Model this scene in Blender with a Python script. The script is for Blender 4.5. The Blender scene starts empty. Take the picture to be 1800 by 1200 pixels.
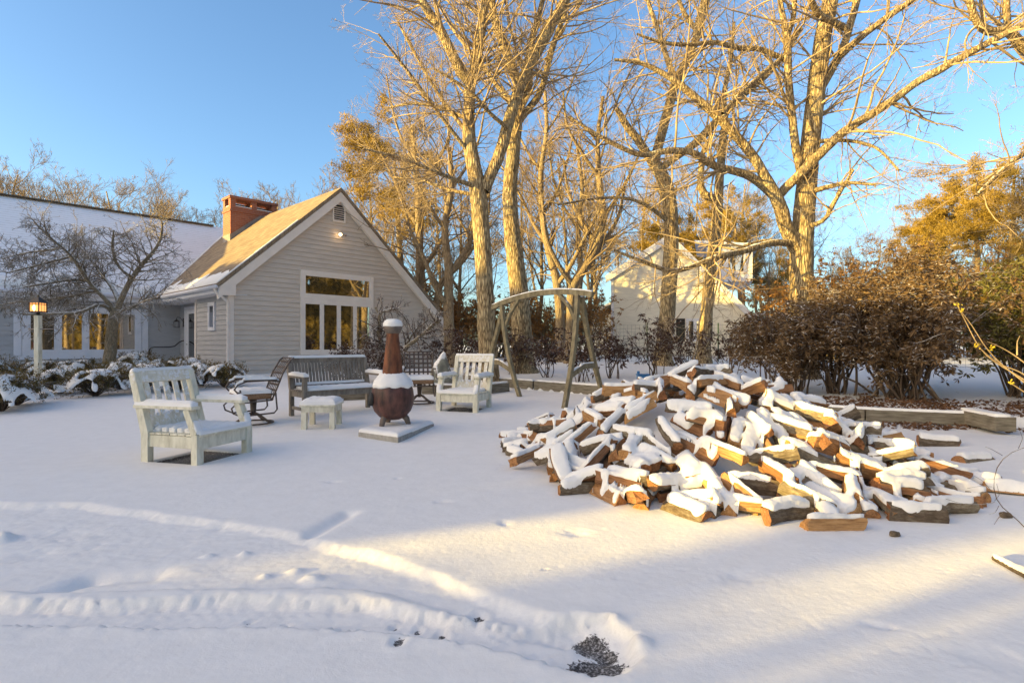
import bpy, math, random
import numpy as np
from mathutils import Vector, Matrix, Euler
from mathutils.bvhtree import BVHTree
SC = bpy.context.scene
COL = SC.collection
R_ = math.radians
F = 960.0; CAMZ = 1.2; HY = 605.0
def P(px, py, Y):
    "point seen at photo pixel px,py at distance Y"
    return np.array([(px-900)/F*Y, Y, CAMZ-(py-HY)/F*Y])
# ---------------------------------------------------------------- noise
def _hash(ix, iy, s):
    h = (ix*374761393 + iy*668265263 + s*974711) & 0x7fffffff
    h = ((h ^ (h >> 13))*1274126177) & 0x7fffffff
    return ((h ^ (h >> 16)) & 0xffff)/65535.0
def vnoise(x, y, s=0):
    x = np.asarray(x, float); y = np.asarray(y, float)
    ix = np.floor(x).astype(np.int64); iy = np.floor(y).astype(np.int64)
    fx = x-ix; fy = y-iy
    fx = fx*fx*(3-2*fx); fy = fy*fy*(3-2*fy)
    a = _hash(ix, iy, s); b = _hash(ix+1, iy, s); c = _hash(ix, iy+1, s); d = _hash(ix+1, iy+1, s)
    return (a*(1-fx)+b*fx)*(1-fy)+(c*(1-fx)+d*fx)*fy
def fbm(x, y, s=0, o=3):
    t = 0; a = .5
    for k in range(o):
        t = t+a*(vnoise(np.asarray(x)*2**k, np.asarray(y)*2**k, s+k)-.5)*2; a *= .5
    return t
def sstep(a, b, x):
    t = np.clip((x-a)/(b-a), 0, 1); return t*t*(3-2*t)
# ---------------------------------------------------------------- object helpers
def link(o, parent=None):
    COL.objects.link(o)
    if parent is not None: o.parent = parent
    return o
def tag(o, label=None, cat=None, group=None, kind=None):
    if label: o['label'] = label
    if cat: o['category'] = cat
    if group: o['group'] = group
    if kind: o['kind'] = kind
    return o
def thing(name, label, cat, loc=(0, 0, 0), rz=0, group=None):
    o = bpy.data.objects.new(name, None); o.empty_display_size = .2
    link(o); o.location = Vector([float(v) for v in loc]); o.rotation_euler = (0, 0, rz)
    return tag(o, label, cat, group)
def fastmesh(name, V, faces_arr, mat, parent=None, smooth=True, mats=None, midx=None):
    "faces_arr: (F,k) int array of equal sized faces, or list of such arrays"
    V = np.asarray(V, np.float32)
    if not isinstance(faces_arr, list): faces_arr = [faces_arr]
    faces_arr = [np.asarray(f, np.int32) for f in faces_arr if len(f)]
    me = bpy.data.meshes.new(name)
    me.vertices.add(len(V)); me.vertices.foreach_set('co', V.ravel())
    nl = sum(f.size for f in faces_arr); nf = sum(len(f) for f in faces_arr)
    me.loops.add(nl); me.polygons.add(nf)
    me.loops.foreach_set('vertex_index', np.concatenate([f.ravel() for f in faces_arr]))
    tot = np.concatenate([np.full(len(f), f.shape[1], np.int32) for f in faces_arr])
    st = np.concatenate([[0], np.cumsum(tot)[:-1]]).astype(np.int32)
    me.polygons.foreach_set('loop_start', st)
    me.update(calc_edges=True)
    me.polygons.foreach_set('use_smooth', np.full(nf, smooth, bool))
    for m in (mats or [mat]): me.materials.append(m)
    if midx is not None: me.polygons.foreach_set('material_index', np.asarray(midx, np.int32))
    me.update()
    o = bpy.data.objects.new(name, me)
    return link(o, parent)
class MB:
    def __init__(s): s.v = []; s.f = []
    def add(s, vs, fs):
        n = len(s.v); s.v += [tuple(map(float, v)) for v in vs]; s.f += [tuple(i+n for i in f) for f in fs]; return s
    def box(s, lo, hi):
        x0, y0, z0 = lo; x1, y1, z1 = hi
        return s.add([(x0,y0,z0),(x1,y0,z0),(x1,y1,z0),(x0,y1,z0),(x0,y0,z1),(x1,y0,z1),(x1,y1,z1),(x0,y1,z1)],
                     [(0,3,2,1),(4,5,6,7),(0,1,5,4),(1,2,6,5),(2,3,7,6),(3,0,4,7)])
    def beam(s, p, q, w, h, up=(0, 0, 1), w2=None, h2=None):
        "bar from p to q; w across, h along up"
        p = Vector([float(a) for a in p]); q = Vector([float(a) for a in q]); d = (q-p).normalized(); up = Vector(up)
        x = d.cross(up)
        if x.length < 1e-4: x = d.cross(Vector((0, 1, 0)))
        x.normalize(); u = x.cross(d).normalized()
        w2 = w if w2 is None else w2; h2 = h if h2 is None else h2
        vs = []
        for c, a, b in ((p, w, h), (q, w2, h2)):
            vs += [c-x*a/2-u*b/2, c+x*a/2-u*b/2, c+x*a/2+u*b/2, c-x*a/2+u*b/2]
        return s.add(vs, [(0,1,2,3),(7,6,5,4),(0,4,5,1),(1,5,6,2),(2,6,7,3),(3,7,4,0)])
    def tube(s, pts, r, n=8, cap=True):
        pts = [Vector([float(a) for a in p]) for p in pts]; rs = r if hasattr(r, '__len__') else [r]*len(pts)
        vs = []; fs = []; up = None
        for i, p in enumerate(pts):
            d = (pts[min(i+1, len(pts)-1)]-pts[max(i-1, 0)]).normalized()
            if up is None:
                up = Vector((0, 0, 1)) if abs(d.z) < .9 else Vector((1, 0, 0))
            x = d.cross(up).normalized(); up = x.cross(d).normalized()
            for k in range(n):
                a = 2*math.pi*k/n; vs.append(p+(x*math.cos(a)+up*math.sin(a))*rs[i])
        for i in range(len(pts)-1):
            for k in range(n):
                fs.append((i*n+k, i*n+(k+1) % n, (i+1)*n+(k+1) % n, (i+1)*n+k))
        if cap: fs += [tuple(range(n))[::-1], tuple((len(pts)-1)*n+k for k in range(n))]
        return s.add(vs, fs)
    def lathe(s, prof, n=32, c=(0, 0, 0), wob=0):
        vs = []; fs = []
        for i, (r, z) in enumerate(prof):
            for k in range(n):
                a = 2*math.pi*k/n; q = r*(1+wob*math.sin(3*a+z*5)) ; vs.append((c[0]+q*math.cos(a), c[1]+q*math.sin(a), c[2]+z))
        for i in range(len(prof)-1):
            for k in range(n): fs.append((i*n+k, i*n+(k+1) % n, (i+1)*n+(k+1) % n, (i+1)*n+k))
        fs += [tuple(range(n))[::-1], tuple((len(prof)-1)*n+k for k in range(n))]
        return s.add(vs, fs)
    def poly(s, pts, nrm, th):
        "flat polygon pts extruded by th along nrm"
        n = len(pts); d = Vector(nrm).normalized()*th
        vs = [Vector(p) for p in pts]+[Vector(p)+d for p in pts]
        return s.add(vs, [tuple(range(n))[::-1], tuple(range(n, 2*n))]+[(i, (i+1) % n, (i+1) % n+n, i+n) for i in range(n)])
    def build(s, name, mat, parent=None, smooth=False, bevel=0):
        me = bpy.data.meshes.new(name); me.from_pydata(s.v, [], s.f); me.materials.append(mat)
        import bmesh
        bm = bmesh.new(); bm.from_mesh(me); bmesh.ops.recalc_face_normals(bm, faces=bm.faces); bm.to_mesh(me); bm.free()
        if smooth: me.polygons.foreach_set('use_smooth', [True]*len(me.polygons))
        o = link(bpy.data.objects.new(name, me), parent)
        if bevel:
            m = o.modifiers.new('b', 'BEVEL'); m.width = bevel; m.segments = 2; m.limit_method = 'ANGLE'
        return o
def joinMB(*ms):
    r = MB()
    for m in ms: r.add(m.v, m.f)
    return r
# ---------------------------------------------------------------- materials
def newmat(name):
    m = bpy.data.materials.new(name); m.use_nodes = True; nt = m.node_tree
    b = nt.nodes['Principled BSDF']
    return m, nt, b
def N(nt, t, **k):
    n = nt.nodes.new(t)
    for a, v in k.items():
        if a in n.inputs.keys(): n.inputs[a].default_value = v
        else: setattr(n, a, v)
    return n
def ramp(nt, fac, stops):
    r = nt.nodes.new('ShaderNodeValToRGB'); e = r.color_ramp.elements
    while len(e) > 1: e.remove(e[-1])
    for i, (p, c) in enumerate(stops):
        x = e[0] if i == 0 else e.new(p)
        x.position = p; x.color = (*c, 1)
    nt.links.new(fac, r.inputs[0]); return r.outputs[0]
def coords(nt, scale=(1, 1, 1), kind='Object'):
    tc = nt.nodes.new('ShaderNodeTexCoord'); mp = nt.nodes.new('ShaderNodeMapping')
    mp.inputs['Scale'].default_value = scale
    nt.links.new(tc.outputs[kind], mp.inputs[0]); return mp.outputs[0]
def noise(nt, vec, scale, detail=4, rough=.55):
    n = nt.nodes.new('ShaderNodeTexNoise'); n.inputs['Scale'].default_value = scale
    n.inputs['Detail'].default_value = detail; n.inputs['Roughness'].default_value = rough
    if vec is not None: nt.links.new(vec, n.inputs['Vector'])
    return n.outputs[0]
def bump(nt, b, h, strength, dist, prev=None):
    n = nt.nodes.new('ShaderNodeBump'); n.inputs['Strength'].default_value = strength; n.inputs['Distance'].default_value = dist
    nt.links.new(h, n.inputs['Height'])
    if prev is not None: nt.links.new(prev, n.inputs['Normal'])
    nt.links.new(n.outputs[0], b.inputs['Normal']); return n.outputs[0]
def mix(nt, fac, a, b):
    m = nt.nodes.new('ShaderNodeMix'); m.data_type = 'RGBA'
    for s, v in ((m.inputs[0], fac), (m.inputs[6], a), (m.inputs[7], b)):
        if isinstance(v, (int, float)): s.default_value = v
        elif isinstance(v, tuple): s.default_value = (*v, 1)
        else: nt.links.new(v, s)
    return m.outputs[2]
def math_(nt, op, a, b=0, clamp=False):
    m = nt.nodes.new('ShaderNodeMath'); m.operation = op; m.use_clamp = clamp
    for s, v in ((m.inputs[0], a), (m.inputs[1], b)):
        if isinstance(v, (int, float)): s.default_value = v
        else: nt.links.new(v, s)
    return m.outputs[0]
def upness(nt, lo, hi, vec=None, ns=6, amt=.5):
    "0..1 where the real surface faces up: dusting of snow"
    g = nt.nodes.new('ShaderNodeNewGeometry'); sx = nt.nodes.new('ShaderNodeSeparateXYZ')
    nt.links.new(g.outputs['Normal'], sx.inputs[0])
    n = noise(nt, vec if vec is not None else coords(nt), ns, 3)
    s = math_(nt, 'ADD', sx.outputs[2], math_(nt, 'MULTIPLY', math_(nt, 'SUBTRACT', n, .5), amt*2))
    m = nt.nodes.new('ShaderNodeMapRange'); m.inputs[1].default_value = lo; m.inputs[2].default_value = hi
    nt.links.new(s, m.inputs[0]); return m.outputs[0]
SNOWC = (.8, .79, .76)
def mat_simple(name, c1, c2, scale=8, stretch=(1, 1, 1), rough=.7, bs=.3, bd=.004, snow=None, detail=5, snowscale=8, snowamt=.5, spec=.3):
    m, nt, b = newmat(name); v = coords(nt, stretch)
    n = noise(nt, v, scale, detail)
    col = ramp(nt, n, [(.3, c1), (.7, c2)])
    if snow:
        col = mix(nt, upness(nt, snow[0], snow[1], None, snowscale, snowamt), col, SNOWC)
    nt.links.new(col, b.inputs['Base Color']); b.inputs['Roughness'].default_value = rough
    b.inputs['Specular IOR Level'].default_value = spec
    if bs: bump(nt, b, n, bs, bd)
    return m
M = {}
def mk_mats():
    # snow
    for nm, sc in (('snow', 1), ('snow_ground', 1)):
        m, nt, b = newmat(nm); v = coords(nt)
        n1 = noise(nt, v, 30, 5, .65); n2 = noise(nt, v, 160, 3, .6); n3 = noise(nt, v, 7, 4, .55)
        col = ramp(nt, n3, [(.3, (.77, .765, .735)), (.7, (.82, .815, .785))])
        b.inputs['Roughness'].default_value = .65; b.inputs['Specular IOR Level'].default_value = .25
        pv = bump(nt, b, n1, .45 if nm == 'snow' else .22, .01)
        pv = bump(nt, b, n2, .3, .003, pv)
        if nm == 'snow_ground':
            at = nt.nodes.new('ShaderNodeAttribute'); at.attribute_name = 'bare'
            k = math_(nt, 'ADD', at.outputs['Fac'], math_(nt, 'MULTIPLY', math_(nt, 'SUBTRACT', noise(nt, v, 60, 5, .75), .5), 1.1))
            mr = nt.nodes.new('ShaderNodeMapRange'); mr.inputs[1].default_value = .55; mr.inputs[2].default_value = .62; nt.links.new(k, mr.inputs[0])
            g = ramp(nt, noise(nt, v, 90, 3), [(.3, (.02, .019, .018)), (.5, (.1, .095, .09)), (.66, (.4, .39, .38))])
            at2 = nt.nodes.new('ShaderNodeAttribute'); at2.attribute_name = 'litter'
            k2 = math_(nt, 'ADD', at2.outputs['Fac'], math_(nt, 'MULTIPLY', math_(nt, 'SUBTRACT', noise(nt, v, 14, 6, .75), .5), 1.6))
            mr2 = nt.nodes.new('ShaderNodeMapRange'); mr2.inputs[1].default_value = .6; mr2.inputs[2].default_value = .68; nt.links.new(k2, mr2.inputs[0])
            lit = ramp(nt, noise(nt, v, 40, 4), [(.35, (.03, .018, .01)), (.6, (.13, .075, .04))])
            col = mix(nt, mr2.outputs[0], mix(nt, mr.outputs[0], col, g), lit)
        nt.links.new(col, b.inputs['Base Color']); M[nm] = m
    # bark kinds
    def bark(nm, c1, c2, c3, snow=(.75, .95), sc=1.0, snowamt=.5):
        m, nt, b = newmat(nm); v = coords(nt, (14*sc, 14*sc, 2.6*sc)); v2 = coords(nt)
        n = noise(nt, v, 1.6, 5, .65)
        vo = nt.nodes.new('ShaderNodeTexVoronoi'); vo.feature = 'DISTANCE_TO_EDGE'; vo.inputs['Scale'].default_value = 1.6; nt.links.new(v, vo.inputs['Vector'])
        h = math_(nt, 'ADD', math_(nt, 'MULTIPLY', vo.outputs[0], 1.2), n)
        col = ramp(nt, h, [(.38, c1), (.68, c2), (.98, c3)])
        col = mix(nt, ramp(nt, noise(nt, v2, 1.3, 4), [(.5, (0, 0, 0)), (.7, (.35, .35, .35))]), col, (.30, .29, .2))
        if snow: col = mix(nt, upness(nt, snow[0], snow[1], v2, 9, snowamt), col, SNOWC)
        nt.links.new(col, b.inputs['Base Color']); b.inputs['Roughness'].default_value = .85; b.inputs['Specular IOR Level'].default_value = .15
        bump(nt, b, h, 1.0, .035); M[nm] = m
    bark('bark', (.05, .033, .018), (.29, .215, .12), (.6, .48, .28))
    bark('bark_far', (.14, .10, .06), (.28, .21, .13), (.37, .29, .18), (.85, 1.1))
    bark('bark_maple', (.13, .105, .07), (.3, .25, .17), (.4, .34, .25), (.3, .55), 2)
    M['twig'] = mat_simple('twig', (.2, .145, .085), (.42, .32, .19), 3, rough=.8, bs=0, snow=(.8, 1.05), snowscale=5)
    M['twig_far'] = mat_simple('twig_far', (.14, .1, .06), (.27, .2, .12), 2, rough=.85, bs=0)
    M['twig_maple'] = mat_simple('twig_maple', (.11, .085, .055), (.24, .2, .14), 4, rough=.8, bs=0, snow=(.5, .8), snowscale=6)
    M['twig_dark'] = mat_simple('twig_dark', (.06, .042, .03), (.14, .1, .07), 4, rough=.8, bs=0, snow=(.55, .85), snowscale=9)
    def leaf(nm, c1, c2, snow=None, sc=3, rough=.55, tr=.25):
        m, nt, b = newmat(nm); v = coords(nt)
        col = ramp(nt, noise(nt, v, sc, 6, .8), [(.35, c1), (.65, c2)])
        if snow: col = mix(nt, upness(nt, snow[0], snow[1], v, 10, .6), col, SNOWC)
        nt.links.new(col, b.inputs['Base Color']); b.inputs['Roughness'].default_value = rough; b.inputs['Specular IOR Level'].default_value = .2
        if tr:
            t = nt.nodes.new('ShaderNodeBsdfTranslucent'); nt.links.new(col, t.inputs[0])
            ms = nt.nodes.new('ShaderNodeMixShader'); ms.inputs[0].default_value = tr
            out = nt.nodes['Material Output']; nt.links.new(b.outputs[0], ms.inputs[1]); nt.links.new(t.outputs[0], ms.inputs[2]); nt.links.new(ms.outputs[0], out.inputs[0])
        M[nm] = m
    leaf('leaf_rhodo', (.05, .03, .016), (.24, .155, .08), (.74, .98), 9)
    leaf('leaf_rhodo_green', (.08, .06, .02), (.17, .17, .045), (.85, 1.1))
    leaf('leaf_laurel', (.045, .024, .018), (.12, .07, .05), (.75, 1.05))
    leaf('leaf_rust', (.2, .1, .03), (.42, .23, .075))
    leaf('leaf_azalea', (.07, .07, .018), (.24, .16, .05), (.7, 1.0), 9)
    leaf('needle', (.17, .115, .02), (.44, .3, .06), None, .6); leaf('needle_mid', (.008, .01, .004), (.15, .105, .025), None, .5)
    leaf('needle_dark', (.02, .03, .012), (.07, .08, .025), None, .8)
    leaf('petal', (.6, .45, .03), (.75, .6, .08))
    leaf('litter_leaf', (.07, .035, .018), (.2, .11, .06), None, 12)
    # house
    def siding(nm, c):
        m, nt, b = newmat(nm); v = coords(nt, (1, 1, 4)); n = noise(nt, v, 2.2, 5, .6)
        nt.links.new(ramp(nt, n, [(.3, tuple(x*.9 for x in c)), (.7, tuple(x*1.06 for x in c))]), b.inputs['Base Color'])
        b.inputs['Roughness'].default_value = .6; b.inputs['Specular IOR Level'].default_value = .25
        M[nm] = m
    siding('siding', (.58, .515, .44)); siding('siding_blue', (.46, .455, .45)); siding('siding_neighbour', (.78, .73, .6))
    M['trim'] = mat_simple('trim', (.72, .65, .57), (.8, .73, .65), 3, rough=.5, bs=.05)
    M['trim_white'] = mat_simple('trim_white', (.68, .68, .7), (.76, .76, .78), 3, rough=.45, bs=.05)
    def shingle(nm, c1, c2, snowbands=0, sv=(1, 1, 1)):
        m, nt, b = newmat(nm); v = coords(nt)
        br = nt.nodes.new('ShaderNodeTexBrick'); br.inputs['Scale'].default_value = 1
        br.inputs['Brick Width'].default_value = .33; br.inputs['Row Height'].default_value = .14; br.inputs['Mortar Size'].default_value = .006
        br.inputs['Color1'].default_value = (*c1, 1); br.inputs['Color2'].default_value = (*c2, 1); br.inputs['Mortar'].default_value = (*[x*.35 for x in c1], 1)
        uv = nt.nodes.new('ShaderNodeUVMap'); nt.links.new(uv.outputs[0], br.inputs['Vector'])
        col = mix(nt, math_(nt, 'MULTIPLY', noise(nt, v, 1.2, 4), .35), br.outputs[0], tuple(x*1.3 for x in c2))
        if snowbands:
            # snow that lies on the courses, thin at each lower shingle edge
            sx = nt.nodes.new('ShaderNodeSeparateXYZ'); nt.links.new(uv.outputs[0], sx.inputs[0])
            fr = math_(nt, 'FRACT', math_(nt, 'DIVIDE', sx.outputs[1], .14))
            k = math_(nt, 'ADD', fr, math_(nt, 'MULTIPLY', noise(nt, coords(nt, (1, 1, 1)), 5, 5, .7), .9))
            mr = nt.nodes.new('ShaderNodeMapRange'); mr.inputs[1].default_value = .36; mr.inputs[2].default_value = .7; nt.links.new(k, mr.inputs[0])
            col = mix(nt, mr.outputs[0], mix(nt, .62, col, SNOWC), (.84, .84, .85))
        nt.links.new(col, b.inputs['Base Color']); b.inputs['Roughness'].default_value = .85; b.inputs['Specular IOR Level'].default_value = .15
        bump(nt, b, br.outputs['Fac'], -.5, .01); M[nm] = m
    shingle('shingle', (.17, .13, .09), (.27, .21, .14)); shingle('shingle_snow', (.2, .2, .2), (.3, .3, .3), 1)
    m, nt, b = newmat('brick'); br = nt.nodes.new('ShaderNodeTexBrick'); br.inputs['Scale'].default_value = 1
    br.inputs['Brick Width'].default_value = .2; br.inputs['Row Height'].default_value = .075; br.inputs['Mortar Size'].default_value = .007
    br.inputs['Color1'].default_value = (.36, .12, .06, 1); br.inputs['Color2'].default_value = (.27, .075, .04, 1); br.inputs['Mortar'].default_value = (.3, .2, .14, 1)
    tc = nt.nodes.new('ShaderNodeTexCoord'); sx = nt.nodes.new('ShaderNodeSeparateXYZ'); nt.links.new(tc.outputs['Object'], sx.inputs[0])
    cb = nt.nodes.new('ShaderNodeCombineXYZ'); nt.links.new(math_(nt, 'ADD', sx.outputs[0], sx.outputs[1]), cb.inputs[0]); nt.links.new(sx.outputs[2], cb.inputs[1])
    nt.links.new(cb.outputs[0], br.inputs['Vector']); col = mix(nt, math_(nt, 'MULTIPLY', noise(nt, coords(nt), 3, 5), .4), br.outputs[0], (.2, .09, .06))
    nt.links.new(col, b.inputs['Base Color']); b.inputs['Roughness'].default_value = .9; bump(nt, b, br.outputs['Fac'], -.5, .01); M['brick'] = m
    def glass(nm, base=(.012, .014, .012), f=.34):
        m, nt, b = newmat(nm)
        b.inputs['Base Color'].default_value = (*base, 1); b.inputs['Roughness'].default_value = .02
        b.inputs['IOR'].default_value = 1.9; b.inputs['Specular IOR Level'].default_value = .9
        g = nt.nodes.new('ShaderNodeBsdfGlossy'); g.inputs['Roughness'].default_value = .015; g.inputs['Color'].default_value = (.9, .9, .9, 1)
        ms = nt.nodes.new('ShaderNodeMixShader'); ms.inputs[0].default_value = f
        bump(nt, g, noise(nt, coords(nt), 1.2, 2), .05, .02)
        nt.links.new(b.outputs[0], ms.inputs[1]); nt.links.new(g.outputs[0], ms.inputs[2]); nt.links.new(ms.outputs[0], nt.nodes['Material Output'].inputs[0]); M[nm] = m
    glass('glass')
    M['dark'] = mat_simple('dark', (.01, .01, .01), (.03, .028, .025), 6, rough=.6, bs=.1)
    M['black_metal'] = mat_simple('black_metal', (.018, .015, .013), (.04, .032, .026), 20, rough=.45, bs=.1, spec=.5)
    M['bronze'] = mat_simple('bronze', (.05, .035, .025), (.1, .07, .05), 25, rough=.5, bs=.15, bd=.002, snow=(.93, 1.1), spec=.5)
    M['louver'] = mat_simple('louver', (.2, .17, .15), (.3, .26, .23), 5, rough=.6, bs=0)
    M['concrete'] = mat_simple('concrete', (.26, .25, .22), (.4, .38, .34), 14, rough=.9, bs=.4)
    M['stone'] = mat_simple('stone', (.13, .13, .1), (.3, .29, .23), 5, rough=.9, bs=.7, bd=.03, snow=(.25, .5), snowscale=4, snowamt=.9)
    # painted furniture, with frost stuck on it
    def paint(nm, c1, c2, c3, frost, sc=40):
        m, nt, b = newmat(nm); v = coords(nt)
        col = ramp(nt, noise(nt, coords(nt, (3, 3, 1)), 5, 5, .6), [(.3, c1), (.55, c2), (.8, c3)])
        fr = nt.nodes.new('ShaderNodeMapRange'); fr.inputs[1].default_value = frost; fr.inputs[2].default_value = frost+.08
        nt.links.new(noise(nt, v, sc*.35, 6, .75), fr.inputs[0])
        col = mix(nt, fr.outputs[0], col, (.8, .79, .77))
        nt.links.new(col, b.inputs['Base Color']); b.inputs['Roughness'].default_value = .6; b.inputs['Specular IOR Level'].default_value = .3
        bump(nt, b, noise(nt, v, sc, 4), .25, .003); M[nm] = m
    paint('cream_paint', (.5, .47, .35), (.7, .67, .53), (.78, .75, .62), .62)
    paint('cream_frosted', (.55, .5, .38), (.72, .67, .53), (.8, .75, .62), .5, 60)
    paint('weathered', (.13, .11, .085), (.23, .2, .16), (.31, .28, .23), .66)
    M['green_wood'] = mat_simple('green_wood', (.12, .1, .06), (.28, .235, .14), 6, (2, 2, 1), rough=.8, bs=.3, snow=(.6, .85), snowscale=14)
    M['timber'] = mat_simple('timber', (.10, .085, .06), (.25, .22, .165), 5, (1, 1, 6), rough=.9, bs=.5, snow=(.8, .95), snowscale=12)
    M['terracotta'] = mat_simple('terracotta', (.022, .012, .011), (.15, .062, .045), 7, (1.6, 1.6, .7), rough=.5, bs=.5, bd=.01, spec=.4, detail=8)
    M['terra_neck'] = mat_simple('terra_neck', (.045, .018, .01), (.24, .085, .035), 9, (1.6, 1.6, .45), rough=.6, bs=.6, bd=.012, detail=8)
    M['terra_rim'] = mat_simple('terra_rim', (.1, .08, .065), (.2, .16, .13), 12, rough=.8, bs=.4)
    M['cushion'] = mat_simple('cushion', (.14, .08, .045), (.3, .19, .11), 60, rough=.95, bs=.4)
    M['blue_plastic'] = mat_simple('blue_plastic', (.03, .12, .28), (.05, .17, .36), 6, rough=.4, bs=0)
    M['green_metal'] = mat_simple('green_metal', (.02, .05, .035), (.03, .07, .045), 6, rough=.5, bs=0)
    M['wire'] = mat_simple('wire', (.06, .07, .06), (.1, .11, .1), 6, rough=.5, bs=0)
    # split firewood
    def wood(nm, c1, c2, c3, st):
        m, nt, b = newmat(nm); v = coords(nt, st)
        n = noise(nt, v, 5, 7, .7); oi = nt.nodes.new('ShaderNodeObjectInfo')
        col = ramp(nt, n, [(.28, c1), (.5, c2), (.72, c3)])
        hs = nt.nodes.new('ShaderNodeHueSaturation'); nt.links.new(col, hs.inputs['Color'])
        nt.links.new(math_(nt, 'ADD', .65, math_(nt, 'MULTIPLY', oi.outputs['Random'], .6)), hs.inputs['Value'])
        nt.links.new(math_(nt, 'ADD', .488, math_(nt, 'MULTIPLY', oi.outputs['Random'], .02)), hs.inputs['Hue'])
        nt.links.new(hs.outputs[0], b.inputs['Base Color']); b.inputs['Roughness'].default_value = .85; b.inputs['Specular IOR Level'].default_value = .15
        bump(nt, b, n, .8, .012); M[nm] = m
    wood('split_wood', (.13, .065, .03), (.34, .185, .085), (.48, .3, .155), (1.2, 14, 14))
    wood('end_grain', (.12, .055, .025), (.36, .18, .075), (.5, .28, .13), (5, 12, 12))
    wood('log_bark', (.06, .045, .03), (.16, .125, .085), (.3, .27, .2), (3, 9, 9))
    # lamp glows
    def emis(nm, c, s):
        m, nt, b = newmat(nm); b.inputs['Base Color'].default_value = (*c, 1)
        b.inputs['Emission Color'].default_value = (*c, 1); b.inputs['Emission Strength'].default_value = s; M[nm] = m
    emis('lamp_glass', (1, .42, .12), .5); emis('bulb', (1, .62, .25), 9); emis('bulb_small', (1, .6, .25), 4)
mk_mats()

SKYS, SUNS, SUNC, EXPO, SKYT, FILL_GLOW = .15, 5.0, (1, .7, .19), 1.55, (.70, .84, .97), (7.0, 4.0, .9)
# ================================================================ ground
def gbase(x, y):
    z = .032*np.clip(y-7, 0, 9.5)
    z = z + .12*sstep(14, 19, y)*sstep(-4, 0, x)
    z = z + .02*fbm(x*.35, y*.35, 3, 3)*sstep(2.5, 6, y)
    return z
# planting bed behind the timbers
BED = [(-1.2, 13.9), (-.34, 13.0), (1.14, 11.9), (1.95, 11.2), (3.4, 9.6), (5.3, 8.2), (6.62, 7.78)]
def seg_dist(x, y, pts):
    "signed distance to an open polyline (positive on its left) and abs distance"
    best = np.full(np.shape(x), 1e9); sg = np.ones(np.shape(x))
    for (ax, ay), (bx, by) in zip(pts[:-1], pts[1:]):
        dx, dy = bx-ax, by-ay; L = dx*dx+dy*dy
        t = np.clip(((x-ax)*dx+(y-ay)*dy)/L, 0, 1)
        ex = x-(ax+t*dx); ey = y-(ay+t*dy); d = np.hypot(ex, ey)
        c = dx*(y-ay)-dy*(x-ax)
        u = d < best-1e-9; best = np.where(u, d, best); sg = np.where(u, np.sign(c), sg)
    return best, sg
def in_poly(x, y, poly):
    c = np.zeros(np.shape(x), bool); n = len(poly)
    for i in range(n):
        x0, y0 = poly[i]; x1, y1 = poly[(i+1) % n]
        k = ((y0 > y) != (y1 > y)) & (x < (x1-x0)*(y-y0)/((y1-y0) if y1 != y0 else 1e-9)+x0)
        c ^= k
    return c
def sdf_poly(x, y, poly):
    d, _ = seg_dist(x, y, poly+[poly[0]])
    return np.where(in_poly(x, y, poly), -d, d)
def gp(px, py):
    Y = CAMZ*F/(py-HY); return ((px-900)/F*Y, Y)
PLOUGH = [gp(*p) for p in [(-500, 878), (0, 884), (150, 884), (215, 896), (330, 908), (420, 922), (500, 934), (565, 952), (640, 968), (700, 985), (790, 1020), (860, 1046), (950, 1078), (1030, 1090),
          (1000, 1120), (860, 1090), (740, 1062), (690, 1046), (640, 1034), (560, 1030), (430, 1030), (300, 1034), (160, 1040), (0, 1038), (-500, 1030)]]
TRACK = [gp(*p) for p in [(-500, 1048), (0, 1052), (170, 1056), (300, 1050), (430, 1046), (560, 1048), (640, 1050), (700, 1064), (800, 1086), (940, 1094), (1010, 1080), (1070, 1084), (1112, 1115), (1118, 1150), (1090, 1180), (1040, 1183), (1000, 1172), (900, 1140), (760, 1120), (640, 1104), (500, 1100), (250, 1100), (90, 1098), (-100, 1096), (-500, 1094)]]
DENTS = [(585, 846, .05, .03, 0), (780, 881, .06, .035, 0), (1014, 937, .07, .035, 0), (1295, 1012, .08, .04, .3), (920, 816, .16, .05, 0), (1020, 1100, .03, .03, 0),
         (1756, 1158, .16, .06, -.3), (390, 918, .05, .05, 0), (65, 965, .2, .05, .25), (110, 932, .2, .05, 0), (1540, 1096, .05, .02, 0), (700, 840, .025, .02, 0), (887, 919, .04, .03, 0)]
SCUFF = [(700, 1125, .03), (776, 1101, .03), (694, 1085, .018), (840, 1075, .04), (634, 1096, .02), (438, 1076, .015), (503, 1082, .015), (596, 1095, .02), (804, 1075, .015), (734, 1090, .022), (960, 1000, .01)]
CH1 = (-3.35, 5.86, R_(-105.7)); CH2 = (-.83, 9.5, math.atan2(-.95, -.30)-math.pi/2)
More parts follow.
